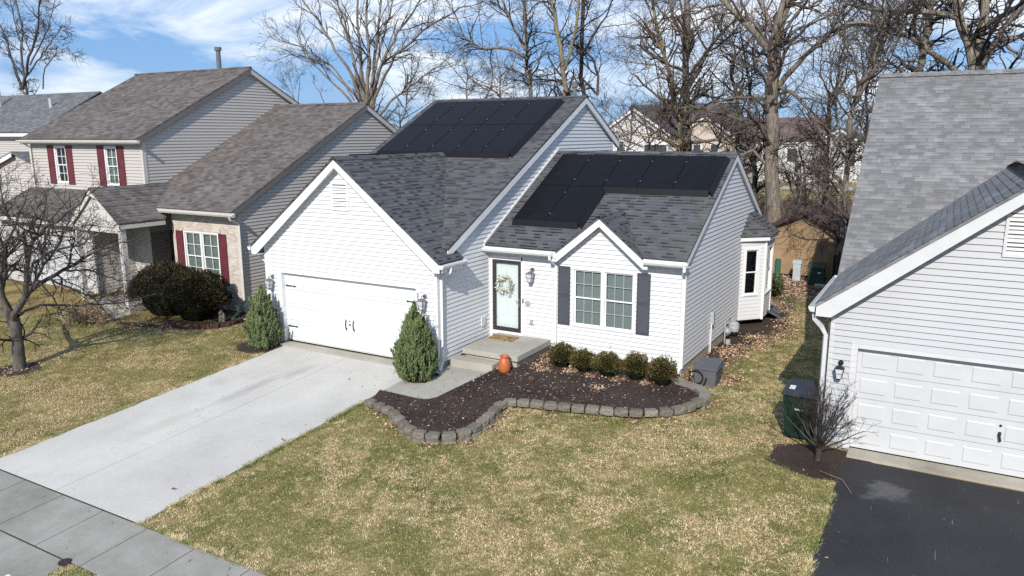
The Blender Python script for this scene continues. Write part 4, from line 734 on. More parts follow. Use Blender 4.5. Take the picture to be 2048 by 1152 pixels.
def ball_shrub(name, label, cat, x, y, rx, ry, h, seed, n, mat, size, group=None, spikes=0, asp=.5, lob=.16, up=.25, z0=None):
    g = np.random.default_rng(seed); z0 = float(zg(x, y)) if z0 is None else z0; R = thing(name, label, cat, (x, y, z0), group); ROOT[R.name] = np.zeros(3)
    u = g.normal(size=(n, 3)); u[:, 2] = np.abs(u[:, 2])*1.0-.25*g.random(n); u /= np.linalg.norm(u, axis=1)[:, None]
    az = np.arctan2(u[:, 1], u[:, 0]); f = 1+lob*np.sin(az*4+seed*1.7+u[:, 2]*4)+lob*.7*np.sin(az*7+u[:, 2]*9+seed); f = f*(.70+.34*g.random(n)**.55)
    C_ = np.stack([u[:, 0]*rx*f, u[:, 1]*ry*f, h*.42+u[:, 2]*h*.56*f], 1); C_[:, 2] = np.maximum(C_[:, 2], .02)
    D_ = u+np.array([0, 0, up]); V, Fc = leaves(n, C_, size, asp, D_, g); raw('foliage', V, Fc, mat, R)
    if spikes:
        a2 = g.random(spikes)*6.283; q = np.sqrt(g.random(spikes))*.8; P0 = np.stack([q*rx*np.cos(a2), q*ry*np.sin(a2), h*.75*np.ones(spikes)], 1); P1 = P0+np.stack([g.normal(size=spikes)*.05, g.normal(size=spikes)*.05, h*.28+.12*g.random(spikes)], 1)
        C2 = np.concatenate([p+(e-p)*np.linspace(0, 1, 16)[:, None]+g.normal(size=(16, 3))*.012 for p, e in zip(P0, P1)]); V, Fc = leaves(len(C2), C2, size*1.0, asp, None, g); raw('sprays', V, Fc, mat, R)
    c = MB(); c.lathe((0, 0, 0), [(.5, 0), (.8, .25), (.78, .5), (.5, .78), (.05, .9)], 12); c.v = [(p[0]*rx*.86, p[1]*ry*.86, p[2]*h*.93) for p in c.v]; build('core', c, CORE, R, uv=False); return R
BXG = 'clipped boxwoods in the front bed'
for i, (x, y, w_, h, lab) in enumerate(((2.86, 1.55, .38, .62, 'reddish boxwood beside the stoop, nearest to the urn'), (3.55, 1.42, .33, .56, 'second small boxwood from the stoop under the window'), (4.24, 1.36, .36, .62, 'middle boxwood of the row below the double window'), (4.95, 1.48, .35, .66, 'boxwood with upright dark shoots below the right shutter'), (5.66, 1.38, .36, .68, 'boxwood at the house corner beside the white downspout'))):
    ball_shrub('boxwood', lab, 'shrub', x, y, w_*.94, w_*.88, h*.96, 31+i, 3600, BOXM, .038, BXG, 5 if i in (3, 4, 1) else 2, .6, .13, z0=.13)
ball_shrub('yew_shrub', 'big dark yew in front of the porch corner, left of the brick window', 'shrub', -12.05, .75, 1.25, 1.15, 1.72, 51, 17000, YEWM, .085, 'dark yews under the brick window', 8, .3, .07, .35)
ball_shrub('yew_shrub', 'big dark yew directly under the brick window', 'shrub', -10.5, .72, 1.12, 1.0, 1.62, 52, 16000, YEWM, .085, 'dark yews under the brick window', 6, .3, .07, .35)
ball_shrub('laurel_shrub', 'small green shrub at the back of the bay window', 'shrub', 5.75, 13.9, .42, .5, .75, 61, 1500, leaf_mat('laurel_leaf', [(0, (.02, .035, .01)), (.7, (.07, .1, .03)), (1, (.2, .2, .07))]), .09, None, 0, .4)
ball_shrub('ornamental_grass', 'clump of dry straw coloured ornamental grass before the porch', 'plant', -13.6, -1.35, .75, .45, .34, 63, 1800, STRAW, .3, None, 0, .035, .1, .1)
# ------------------------------------------------------------------ the beige house on the left
HL = thing('beige_house', 'beige two storey house with burgundy shutters and brown shingles', 'house', (-15, 6, 0))
lz = lambda y: 3.57+.524*(y-1.7); XL = -9.75; FB = frame_front(2.1); FT = frame_front(2.3); tzf = lambda y: 5.98+.517*(y-2.0)
m = MB(); m.box(-13.3, -12.68, 2.1, 2.3, -.2, 3.4); m.box(-10.82, -9.78, 2.1, 2.3, -.2, 3.4); m.box(-12.68, -10.82, 2.1, 2.3, -.2, .95); m.box(-12.68, -10.82, 2.1, 2.3, 2.72, 3.4); m.box(-12.75, -10.7, 2.06, 2.1, 2.74, 2.9); m.box(-13.3, -13.1, 2.31, 4.2, -.2, 3.4); m.box(-14.6, -13.31, 3.9, 4.1, 0, 3.4); build('brick_wall', m, BRICK, HL)
m = MB(); wall_right(m, [(2.12, .1), (15.2, .1), (15.2, 3.72), (8.9, 7.15), (2.12, 3.6)], XL); build('wall', m, BEIGE, HL)
m = MB(); wall_right(m, [(2.3, 2.5), (13.2, 2.5), (13.2, 5.9), (7.6, 8.72), (2.3, 5.95)], -14.9); build('wall', m, BEIGE, HL)
m = MB()
for p in ([(-22.3, 2.5), (-20.59, 2.5), (-20.59, 6.0), (-22.3, 6.0)], [(-19.77, 2.5), (-17.22, 2.5), (-17.22, 6.0), (-19.77, 6.0)], [(-16.43, 2.5), (-14.9, 2.5), (-14.9, 6.0), (-16.43, 6.0)], [(-20.59, 2.5), (-19.77, 2.5), (-19.77, 4.2), (-20.59, 4.2)], [(-17.22, 2.5), (-16.43, 2.5), (-16.43, 4.2), (-17.22, 4.2)], [(-20.59, 5.68), (-19.77, 5.68), (-19.77, 6.0), (-20.59, 6.0)], [(-17.22, 5.68), (-16.43, 5.68), (-16.43, 6.0), (-17.22, 6.0)]): wall_front(m, p, 2.3)
build('wall', m, BEIGE, HL)
FGL = frame_front(.8); m = MB()
for p in ([(-22.3, .2), (-20.9, .2), (-20.9, 2.35), (-22.3, 2.35)], [(-16.4, .2), (-16.0, .2), (-16.0, 2.35), (-16.4, 2.35)], [(-22.3, 2.35), (-16.0, 2.35), (-16.0, 2.95), (-22.3, 2.95)]): wall_front(m, p, .8)
m.courses([(-16.0, .8, .2), (-16.0, 3.9, .2), (-16.0, 3.9, 3.6), (-16.0, .8, 2.95)], (1, 0, 0), UPZ, .12, .013, .02); m.courses([(-14.9, 2.3, .1), (-16, 2.3, .1), (-16, 2.3, 2.5), (-14.9, 2.3, 2.5)], (0, -1, 0), UPZ, .12, .013, .02); m.prism([(-22.3, .84, .2), (-22.3, 13, .2), (-22.3, 13, 5.9), (-22.3, 7.6, 8.6), (-22.3, 2.3, 5.9), (-22.3, 2.3, 3.5), (-22.3, .84, 2.9)], (.1, 0, 0)); m.box(-22.2, -9.8, 13.0, 13.1, 0, 3.4); build('wall', m, BEIGE, HL)
garage_door(HL, FGL, -20.9, -16.4, .26, 2.35, mat=GPANEL)
r_ = MB(); roof_plane(r_, [(-14.95, 1.68, lz(1.68)), (-9.62, 1.68, lz(1.68)), (-9.62, 8.9, lz(8.9)), (-14.95, 8.9, lz(8.9))]); roof_plane(r_, [(-14.95, 8.9, lz(8.9)), (-9.62, 8.9, lz(8.9)), (-9.62, 15.6, 3.8), (-14.95, 15.6, 3.8)])
roof_plane(r_, [(-22.55, 2.0, 5.98), (-14.76, 2.0, 5.98), (-14.76, 7.6, tzf(7.6)), (-22.55, 7.6, tzf(7.6))]); roof_plane(r_, [(-22.55, 7.6, tzf(7.6)), (-14.76, 7.6, tzf(7.6)), (-14.76, 13.5, 5.9), (-22.55, 13.5, 5.9)])
roof_plane(r_, [(-22.6, .42, 3.0), (-15.8, .42, 3.0), (-15.8, 2.3, 3.98), (-22.6, 2.3, 3.98)]); roof_plane(r_, [(-14.6, -.1, 4.33), (-14.6, 3.4, 4.33), (-13.1, 1.72, 3.16), (-13.1, -.1, 3.16)]); roof_plane(r_, [(-14.6, 3.4, 4.33), (-14.6, -.1, 4.33), (-16.1, -.1, 3.16), (-16.1, 3.4, 3.16)]); r_.tube([(-14.95, 8.9, 7.37), (-9.62, 8.9, 7.37)], .06, 6); r_.tube([(-22.55, 7.6, tzf(7.6)+.02), (-14.76, 7.6, tzf(7.6)+.02)], .06, 6)
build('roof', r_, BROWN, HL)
t = MB(); along(t, (-14.95, 1.7, 3.53), (-9.47, 1.7, 3.53), .16, .02, (0, 1, 0)); along(t, (-22.55, 2.02, 5.93), (-14.64, 2.02, 5.93), .16, .02, (0, 1, 0)); along(t, (-22.6, .44, 2.95), (-15.8, .44, 2.95), .16, .02, (0, 1, 0)); t.prism([(-14.6, -.08, 4.27), (-13.1, -.08, 3.1), (-13.1, -.08, 2.92), (-13.25, -.08, 2.92), (-14.6, -.08, 4.05)], (0, .03, 0)); t.prism([(-14.6, -.08, 4.27), (-14.6, -.08, 4.05), (-15.95, -.08, 2.92), (-16.1, -.08, 2.92), (-16.1, -.08, 3.1)], (0, .03, 0)); along(t, (-13.1, -.1, 3.1), (-13.1, 1.7, 3.1), .14, .02, (-1, 0, 0))
t.box(-9.84, -9.75, 2.07, 2.1, 0, 3.45); t.box(-9.75, -9.725, 2.07, 2.16, 0, 3.55); t.box(-14.98, -14.9, 2.27, 2.3, 3.9, 5.9); t.box(-14.9, -14.87, 2.27, 2.42, 4.2, 5.95); t.box(-21.02, -20.9, .77, .8, .2, 2.45); t.box(-16.4, -16.28, .77, .8, .2, 2.45); t.box(-20.9, -16.4, .77, .8, 2.35, 2.45); t.box(-22.32, -22.22, .775, .8, .2, 2.9)
for x in (-15.85, -13.25): t.box(x-.09, x+.09, .0, .18, .15, 3.0)
t.box(-15.85, -13.25, .02, .16, 2.8, 3.0); gutter(t, (-13.3, 1.68, 3.5), (-9.4, 1.68, 3.5), (0, -1, 0)); gutter(t, (-22.6, 2.0, 5.92), (-14.55, 2.0, 5.92), (0, -1, 0)); pieces('trim_board', t, BTRIM, HL)
t = MB()
for a, b in (((-9.62, 1.68, lz(1.68)-.06), (-9.62, 8.9, lz(8.9)-.06)), ((-14.76, 2.0, 5.92), (-14.76, 7.6, tzf(7.6)-.06))): along(t, a, b, .17, .025, (-1, 0, 0)); a2, b2 = np.array(a)-(.03, 0, .15), np.array(b)-(.03, 0, .15); t.prism([a2, b2, b2-(.1, 0, 0), a2-(.1, 0, 0)], (0, 0, -.012))
pieces('rake_board', t, TAUPE, HL); t = MB()
for a, b in (((-9.62, 8.9, lz(8.9)-.06), (-9.62, 15.6, 3.74)), ((-14.76, 7.6, tzf(7.6)-.06), (-14.76, 13.5, 5.84))): along(t, a, b, .17, .025, (-1, 0, 0)); a2, b2 = np.array(a)-(.03, 0, .15), np.array(b)-(.03, 0, .15); t.prism([a2, b2, b2-(.1, 0, 0), a2-(.1, 0, 0)], (0, 0, -.012))
t.prism([(-14.6, .02, 4.1), (-13.15, .02, 2.98), (-16.05, .02, 2.98)], (0, .1, 0)); pieces('rake_board', t, BTRIM, HL)
window(HL, FB, -12.62, -10.88, .98, 2.68, 2, 2, 2, TRIM); shutter(HL, FB, -13.08, -12.7, .95, 2.72, MAROON, False); shutter(HL, FB, -10.8, -10.42, .95, 2.72, MAROON, False)
window(HL, FT, -20.53, -19.83, 4.24, 5.64, 1, 2, 2, TRIM, back=None); window(HL, FT, -17.16, -16.49, 4.24, 5.64, 1, 2, 2, TRIM)
for a in (-21.05, -19.76, -17.66, -16.42): shutter(HL, FT, a, a+.42, 4.16, 5.72, MAROON, False)
m = MB(); m.lbox(frame_front(3.9), -14.45, -13.55, .3, 2.35, .0, .05); build('front_door', m, MAROON, HL)
downspout(HL, [(-9.62, 1.6, 3.4), (-9.62, 1.66, 3.3), (-9.66, 2.02, 3.1), (-9.66, 2.02, .35)], BTRIM, .05); m = MB(); m.tube([(-9.66, 2.02, .45), (-9.6, 1.9, .2), (-9.45, 1.5, .1), (-9.2, 1.1, .06)], .06, 8); build('drain_extension', m, GREENP, HL)
downspout(HL, [(-22.3, 1.95, 5.85), (-22.2, 2.22, 5.6), (-22.2, 2.22, 4.0)], BTRIM, .05); m = MB(); m.tube([(-17.2, 8, 8.4), (-17.2, 8, 9.75)], .1, 10); m.tube([(-17.2, 8, 9.75), (-17.2, 8, 9.9)], .15, 10); build('flue_pipe', m, LAMPG, HL)
m = MB(); m.box(-15.9, -13.1, .0, 3.8, -.1, .2); build('porch_floor', m, WALKC, HL)
wall_lamp(HL, -21.6, .78, 2.05, BLACK, 1.0)
sm = thing('stump', 'split grey wooden stump standing in the red edged bed', 'stump', (-9.35, .75, .0)); m = MB(); m.tube([(-9.35, .75, 0), (-9.35, .75, .3), (-9.33, .75, .42)], [.1, .08, .03], 7); m.tube([(-9.2, .72, 0), (-9.2, .72, .25), (-9.19, .72, .36)], [.07, .055, .02], 6); build('wood', m, BARK1, sm)
# ------------------------------------------------------------------ the grey roofed house at far left
H3 = thing('grey_roof_house', 'pale sided house with slate grey roof at the far left edge', 'house', (-36, 9, 0)); m = MB(); wall_front(m, [(-46, 0), (-29, 0), (-29, 6.25), (-46, 6.25)], 6.4); wall_right(m, [(6.4, 0), (13, 0), (13, 6.2), (9.7, 8.2), (6.4, 6.3)], -29); build('wall', m, BEIGE, H3)
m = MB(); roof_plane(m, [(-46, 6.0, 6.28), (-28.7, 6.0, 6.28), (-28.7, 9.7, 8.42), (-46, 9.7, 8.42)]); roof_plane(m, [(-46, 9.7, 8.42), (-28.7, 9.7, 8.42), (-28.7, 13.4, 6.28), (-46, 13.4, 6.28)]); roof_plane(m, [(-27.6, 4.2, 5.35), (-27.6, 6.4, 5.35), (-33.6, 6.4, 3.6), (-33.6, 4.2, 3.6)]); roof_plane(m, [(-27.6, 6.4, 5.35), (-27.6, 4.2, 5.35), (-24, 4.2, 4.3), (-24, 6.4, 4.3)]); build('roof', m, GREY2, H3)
m = MB(); along(m, (-33.6, 4.2, 3.56), (-27.6, 4.2, 5.31), .2, .03, (0, 1, 0)); along(m, (-46, 6.02, 6.22), (-28.7, 6.02, 6.22), .16, .02, (0, 1, 0)); pieces('fascia_board', m, TRIM, H3); m = MB(); wall_front(m, [(-33.3, 0), (-24, 0), (-24, 4.2), (-27.6, 5.2), (-33.3, 3.55)], 4.45); build('garage_wall', m, BEIGE, H3)
for x, y, z, h in ((-36.6, 8.6, 7.75, 1.05), (-31.0, 8.3, 7.5, .55)): m = MB(); m.tube([(x, y, z-.2), (x, y, z+h)], .09, 8); build('vent_pipe', m, PED, H3)
# ------------------------------------------------------------------ the grey house on the right
HR = thing('grey_house', 'light grey sided house with big mottled grey roof at the right edge', 'house', (12.5, 3, 0)); Y0 = -.3; F0 = frame_front(Y0); sR = .745
gx = lambda x: 2.93+sR*(x-9.27) if x < 12.62 else 2.93+sR*(12.62-9.27)-sR*(x-12.62); m = MB()
for p in ([(9.54, .12), (10.06, .12), (10.06, 2.09), (9.54, 2.09)], [(14.94, .12), (15.7, .12), (15.7, 2.09), (14.94, 2.09)], [(9.54, 2.09), (15.7, 2.09), (15.7, gx(9.54)-.1), (12.62, gx(12.62)-.1), (9.54, gx(9.54)-.1)]): wall_front(m, p, Y0)
build('wall', m, GREYWHITE, HR); m = MB(); m.courses([(9.54, Y0, .12), (9.54, 3.2, .12), (9.54, 3.2, 2.9), (9.54, Y0, 2.9)], (-1, 0, 0), UPZ, .119, .013, .02); m.courses([(9.54, 3.2, .12), (9.54, 16.2, .12), (9.54, 16.2, 2.7), (9.54, 9.5, 7.7), (9.54, 3.2, 2.85)], (-1, 0, 0), UPZ, .119, .013, .02); m.box(9.6, 16, 16.1, 16.2, 0, 3); build('wall', m, GREYWHITE, HR)
m = MB(); m.box(9.56, 10.05, Y0+.012, .2, -.3, .12); m.box(9.56, 9.7, .2, 16, -.3, .12); m.box(10.05, 15, -.62, Y0+.1, -.3, .02); pieces('foundation', m, FOUND, HR); garage_door(HR, F0, 10.06, 14.94, .035, 2.09, mat=GPANEL)
t = MB(); t.box(9.52, 9.62, Y0-.022, Y0, .1, 2.8); t.box(9.517, 9.54, Y0-.022, Y0+.09, .1, 2.8); t.box(9.94, 10.06, Y0-.028, Y0, .03, 2.2); t.box(10.06, 14.94, Y0-.027, Y0, 2.09, 2.2); t.box(14.94, 15.06, Y0-.028, Y0, .03, 2.2); t.box(10.04, 10.06, Y0, Y0+.12, .03, 2.09); t.box(10.06, 14.94, Y0, Y0+.12, 2.09, 2.11)
px_ = 12.62; pz = gx(12.62); t.prism([(9.27, -.62, 2.87), (9.27, -.62, 2.7), (9.56, -.62, 2.7), (px_, -.62, pz-.27), (px_, -.62, pz-.06)], (0, .03, 0)); t.prism([(px_, -.62, pz-.06), (px_, -.62, pz-.27), (15.7, -.62, 2.7), (15.97, -.62, 2.7), (15.97, -.62, 2.87)], (0, .03, 0)); t.prism([(9.3, -.59, 2.76), (9.3, Y0, 2.76), (px_, Y0, pz-.19), (px_, -.59, pz-.19)], (0, 0, -.012)); t.box(9.28, 9.54, -.59, 3.0, 2.69, 2.702); along(t, (9.27, -.62, 2.87), (9.27, 3.1, 2.87), .18, .02, (1, 0, 0)); gutter(t, (9.27, 3.1, 2.88), (9.27, -.64, 2.88), (-1, 0, 0)); pieces('trim_board', t, GTRIM, HR)
r_ = MB(); mR = lambda y: 2.81+.765*(y-3.0); roof_plane(r_, [(9.22, 2.75, mR(2.75)), (17, 2.75, mR(2.75)), (17, 9.52, mR(9.52)), (9.22, 9.52, mR(9.52))]); roof_plane(r_, [(9.22, 9.52, mR(9.52)), (17, 9.52, mR(9.52)), (17, 16.5, 2.6), (9.22, 16.5, 2.6)])
roof_plane(r_, [(px_, -.64, pz), (px_, 7.2, pz), (9.27, 3.1, 2.93), (9.27, -.64, 2.93)]); roof_plane(r_, [(px_, 7.2, pz), (px_, -.64, pz), (15.97, -.64, 2.93), (15.97, 3.1, 2.93)])
for p, q in (((9.22, 9.52, mR(9.52)+.03), (17, 9.52, mR(9.52)+.03)), ((px_, -.64, pz+.03), (px_, 6.4, pz+.03))):
    p, q = np.array(p), np.array(q); d = vnorm(q-p); s_ = np.cross(d, (0, 0, 1)); n_ = int(np.linalg.norm(q-p)/.19)
    for i in range(n_):
        a = p+d*(i*.19); b = p+d*((i+1)*.19+.03)
        for sg in (1, -1): r_.add([a+(0, 0, .02), b+(0, 0, .004), b+s_*sg*.17+(0, 0, .004-.125), a+s_*sg*.17+(0, 0, .02-.125)], [(0, 1, 2, 3) if sg < 0 else (3, 2, 1, 0)])
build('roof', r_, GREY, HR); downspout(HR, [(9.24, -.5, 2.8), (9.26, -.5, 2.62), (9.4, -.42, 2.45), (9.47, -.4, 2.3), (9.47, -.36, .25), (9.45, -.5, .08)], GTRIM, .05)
wall_lamp(HR, 9.78, Y0-.015, 1.76, BLACK, .85); q = MB(); q.tube([(12.5, Y0+.115, .82), (12.5, Y0+.08, .78)], .025, 8); q.tube([(12.49, Y0+.08, .8), (12.52, Y0+.07, .66)], .02, 6); _gd = [o for o in HR.children if o.name.startswith('garage_door')][0]; hw(_gd, 'handle', q); q = MB(); q.tube([(12.5, Y0+.115, .95), (12.5, Y0+.1, .95)], .022, 8); hw(_gd, 'lock', q)
vent(HR, F0, 12.18, 12.95, 4.03, 4.84, GTRIM)
# ------------------------------------------------------------------ houses beyond the trees
def far_house(label, x, y, wd, dp, ez, rz, wm, rm, wins, hip=False, front_gable=True):
    R = thing('far_house', label, 'house', (x, y, 0), 'houses beyond the trees'); ROOT[R.name] = np.array([x, y, 0.]); m = MB(); h = wd/2
    if front_gable: m.prism([(x-h, y, 0), (x+h, y, 0), (x+h, y, ez), (x, y, rz), (x-h, y, ez)], (0, dp, 0))
    else: m.prism([(x-h, y, 0), (x-h, y+dp, 0), (x-h, y+dp, ez), (x-h, y+dp/2, rz), (x-h, y, ez)], (wd, 0, 0))
    build('wall', m, wm, R, uv=False); m = MB(); e = .35
    if front_gable:
        for s_ in (-1, 1): m.prism([(x, y-e, rz+.12), (x, y+dp+e, rz+.12), (x+s_*(h+e), y+dp+e, ez-.1), (x+s_*(h+e), y-e, ez-.1)], (0, 0, .12))
    else:
        for s_ in (0, 1): yy = y+dp*s_+(e if s_ else -e); m.prism([(x-h-e, y+dp/2, rz+.12), (x+h+e, y+dp/2, rz+.12), (x+h+e, yy, ez-.1), (x-h-e, yy, ez-.1)], (0, 0, .12))
    build('roof', m, rm, R, uv=False); t = MB()
    if front_gable:
        for s_ in (-1, 1): t.prism([(x, y-e-.03, rz+.16), (x+s_*(h+e), y-e-.03, ez-.06), (x+s_*(h+e), y-e-.03, ez-.36), (x, y-e-.03, rz-.16)], (0, .05, 0))
        build('rake', t, TRIM, R, uv=False)
    for wx, wz, ww, wh in wins:
        f = MB(); f.box(x+wx-ww/2-.12, x+wx+ww/2+.12, y-.06, y-.01, wz-.12, wz+wh+.12); fo = build('window', f, TRIM, R, uv=False); p = MB(); p.box(x+wx-ww/2, x+wx+ww/2, y-.09, y-.065, wz, wz+wh); build('pane', p, DARKGL, fo, uv=False)
far_house('white gabled house with dark roof beyond the trees, just right of the high ridge', -24.3, 78, 9.2, 10, 6.1, 9.2, FARW, FROOF, [(-1.8, 3.9, .9, 1.3), (2.2, 3.4, 1.4, 1.4), (3.7, 3.4, 1.4, 1.4), (-2.2, 1.1, 1, 1.4)]); far_house('wide dark hip of a grey house behind the white gabled one', -23.5, 90, 15, 10, 6.4, 10.2, FARG, FROOF, [(-3, 4, 1, 1.4), (4, 4, 1, 1.4)], front_gable=False)
far_house('tan gabled house with brown roof between the twin trunks and the oak', -15.6, 80, 8.6, 9, 5.2, 8.3, FART, FROOFB, [(-1, 3.6, .9, 1.2), (1.2, 3.6, .9, 1.2), (0, .9, 2, 1.8)]); far_house('brown roofed house behind the oak trunk', -9.5, 88, 12, 9, 5.4, 8.0, FARW, FROOFB, [(-3, 2.6, 1.2, 1.6), (-1.4, 2.6, 1.2, 1.6), (3, 2.6, 1.2, 1.6)], front_gable=False)
far_house('small white house low behind the brush right of the oak', -1.5, 92, 8, 8, 4.2, 6.6, FARW, FROOF, [(-2, 2, 1.2, 1.4), (1.5, 2, 1.2, 1.4)]); far_house('pale house far right behind the brush', 8.5, 96, 11, 9, 4.6, 7.2, FARW, FROOF, [(-3, 2.4, 1.2, 1.4), (0, 2.4, 1.2, 1.4), (3, 2.4, 1.2, 1.4)], front_gable=False)
# ------------------------------------------------------------------ bare trees
def tubes(P, Rr, sides):
    """P (n,k,3) polylines with radii Rr (n,k) -> vertices and quads"""
    n, k, _ = P.shape; T = np.empty_like(P); T[:, 1:-1] = P[:, 2:]-P[:, :-2]; T[:, 0] = P[:, 1]-P[:, 0]; T[:, -1] = P[:, -1]-P[:, -2]; T = unit(T)
    ref = np.where(np.abs(T[:, :1, 2:3]) > .8, np.array([1., .2, 0]), np.array([.15, .1, 1.])); A = unit(np.cross(T, np.broadcast_to(ref, T.shape))); B = np.cross(T, A)
    th = np.arange(sides)*2*math.pi/sides; ring = P[:, :, None]+Rr[:, :, None, None]*(A[:, :, None]*np.cos(th)[:, None]+B[:, :, None]*np.sin(th)[:, None])
    V = ring.reshape(-1, 3); i = np.arange(n)[:, None, None]*k*sides+np.arange(k-1)[None, :, None]*sides; s_ = np.arange(sides)[None, None]; s2 = (s_+1) % sides
    return V, np.stack([i+s_, i+s2, i+sides+s2, i+sides+s_], -1).reshape(-1, 4)
def wander(g, start, d, ln, r0, r1, k, jit, up, curl=None):
    n = len(start); P = np.empty((n, k+1, 3)); P[:, 0] = start; d = unit(d)
    for j in range(k):
        P[:, j+1] = P[:, j]+d*(ln/k)[:, None]; d = unit(d+g.normal(size=(n, 3))*jit+np.array([0, 0, up]))
    u = np.linspace(0, 1, k+1)[None]; return P, r0[:, None]*(1-u)+r1[:, None]*u
def spawn(g, P, Rr, n, tmin, ang, lenf, rf, minr, k, jit, up, tmax=1., bylen=True, maxr=9):
    """n children along the polylines, chosen by length"""
    L_ = np.linalg.norm(np.diff(P, axis=1), axis=2); tot = L_.sum(1); par = g.choice(len(P), n, p=tot/tot.sum()); t = tmin+(tmax-tmin)*g.random(n); kk = P.shape[1]-1
    f = t*kk; i = np.minimum(f.astype(int), kk-1); fr = (f-i)[:, None]; st_ = P[par, i]*(1-fr)+P[par, i+1]*fr; tg = unit(P[par, i+1]-P[par, i]); rp_ = Rr[par, i]*(1-fr[:, 0])+Rr[par, i+1]*fr[:, 0]
    side = unit(np.cross(tg, g.normal(size=(n, 3)))); a = ang*(.7+.6*g.random(n))[:, None]; d = tg*np.cos(a)+side*np.sin(a)
    ln = (lenf[0]+(lenf[1]-lenf[0])*g.random(n)**1.4)*(1.15-.5*t); r0 = np.clip(rp_*rf*(.7+.5*g.random(n)), minr, maxr); return wander(g, st_, d, ln, r0, np.maximum(r0*.45, minr*.8), k, jit, up)
def at(u, v, Y):
    d = _F+_R2*((u-1024)/FPX)+_U2*((576-v)/FPX); return CAM+d*((Y-CAM[1])/d[1])
def res_poly(P, k):
    P = np.array(P, float); sg = np.linalg.norm(np.diff(P, axis=0), axis=1); c = np.concatenate([[0], np.cumsum(sg)]); q = np.linspace(0, c[-1], k+1)
    return np.stack([np.interp(q, c, P[:, i]) for i in range(3)], 1)
def tree(name, label, limbs, seed, bark, lvl, twig=TWIG, minr=.008, jit=.13, group='bare trees behind the houses', base=None, up=.03, cat='tree', ang=.85, part='trunk'):
    """limbs: (points, r0, r1); the first is the trunk. lvl: (children, length range, radius factor) per level"""
    g = np.random.default_rng(seed); b = np.array(limbs[0][0][0], float); bz = float(zg(b[0], b[1])); R = thing(name, label, cat, (b[0], b[1], bz), group); LP, LR = [], []
    for j, (pts, r0, r1) in enumerate(limbs):
        k = 14; P = res_poly(pts, k); seg = np.linalg.norm(P[1]-P[0]); w_ = g.normal(size=(k+1, 3))*seg*.07; w_[0] = 0; P = P+w_; LP.append(P); LR.append(np.linspace(r0, r1, k+1))
        if j == 0: LR[0][0] *= 1.25
    LP, LR = np.array(LP), np.array(LR); V, Fc = tubes(LP, LR, 9); raw(part, V, Fc, bark, R, True)
    Vs, Fs, o = [], [], 0; P, Rr = LP[:, 3:], LR[:, 3:]
    P, Rr = P, Rr
    for li, (n, lr, rf) in enumerate(lvl):
        C_, Cr = spawn(g, P, Rr, n, .12 if li else .1, ang, lr, rf, minr, 6 if li == 0 else (5 if li == 1 else 3), jit*(1 if li < 2 else 1.3), up, maxr=.09)
        V, Fc = tubes(C_, Cr, 5 if li == 0 else 3); Vs.append(V); Fs.append(Fc+o); o += len(V); P, Rr = C_, Cr
    raw('crown', np.concatenate(Vs), np.concatenate(Fs), twig, R); return R
def limb(Y, px, r0, r1, dy=0, ground=False, dy0=0):
    n = len(px); P = [at(u, v, Y+dy0+(dy-dy0)*(i/(n-1))) for i, (u, v) in enumerate(px)]
    if ground: p = P[0]; P = [np.array([p[0], p[1], float(zg(p[0], p[1]))-.1])]+P
    return (P, r0, r1)
G1 = [(70, (1.2, 4.2), .55), (340, (.6, 2.1), .6), (1200, (.3, 1.05), .7)]
G2 = [(48, (1.0, 3.2), .55), (230, (.5, 1.6), .6), (850, (.25, .9), .7)]
G3 = [(40, (.5, 1.6), .6), (180, (.3, .9), .6), (600, (.2, .5), .7)]
Y = 30; tree('bare_tree', 'many stemmed bare tree above the grey roof at far left', [limb(Y, [(52, 178), (48, 120), (45, 60), (30, 10), (20, -60)], 0.195, 0.060, 1, True), limb(Y, [(46, 178), (60, 110), (75, 60), (80, 0), (90, -60)], 0.150, 0.045, -2), limb(Y, [(42, 178), (25, 120), (5, 60), (-20, 10)], 0.150, 0.045, 2), limb(Y, [(55, 150), (85, 110), (105, 80), (125, 50)], 0.090, 0.022, -1), limb(Y, [(86, 178), (88, 140), (110, 110), (140, 98)], 0.075, 0.022, 1), limb(Y, [(48, 100), (30, 50), (20, 0)], 0.090, 0.038, 2), limb(Y, [(60, 130), (95, 60), (110, 0)], 0.083, 0.030, 2)], 11, BARK3, [(130, (.8, 2.4), .5), (600, (.5, 1.4), .6), (2000, (.3, .9), .7)], TWIGD, .013)
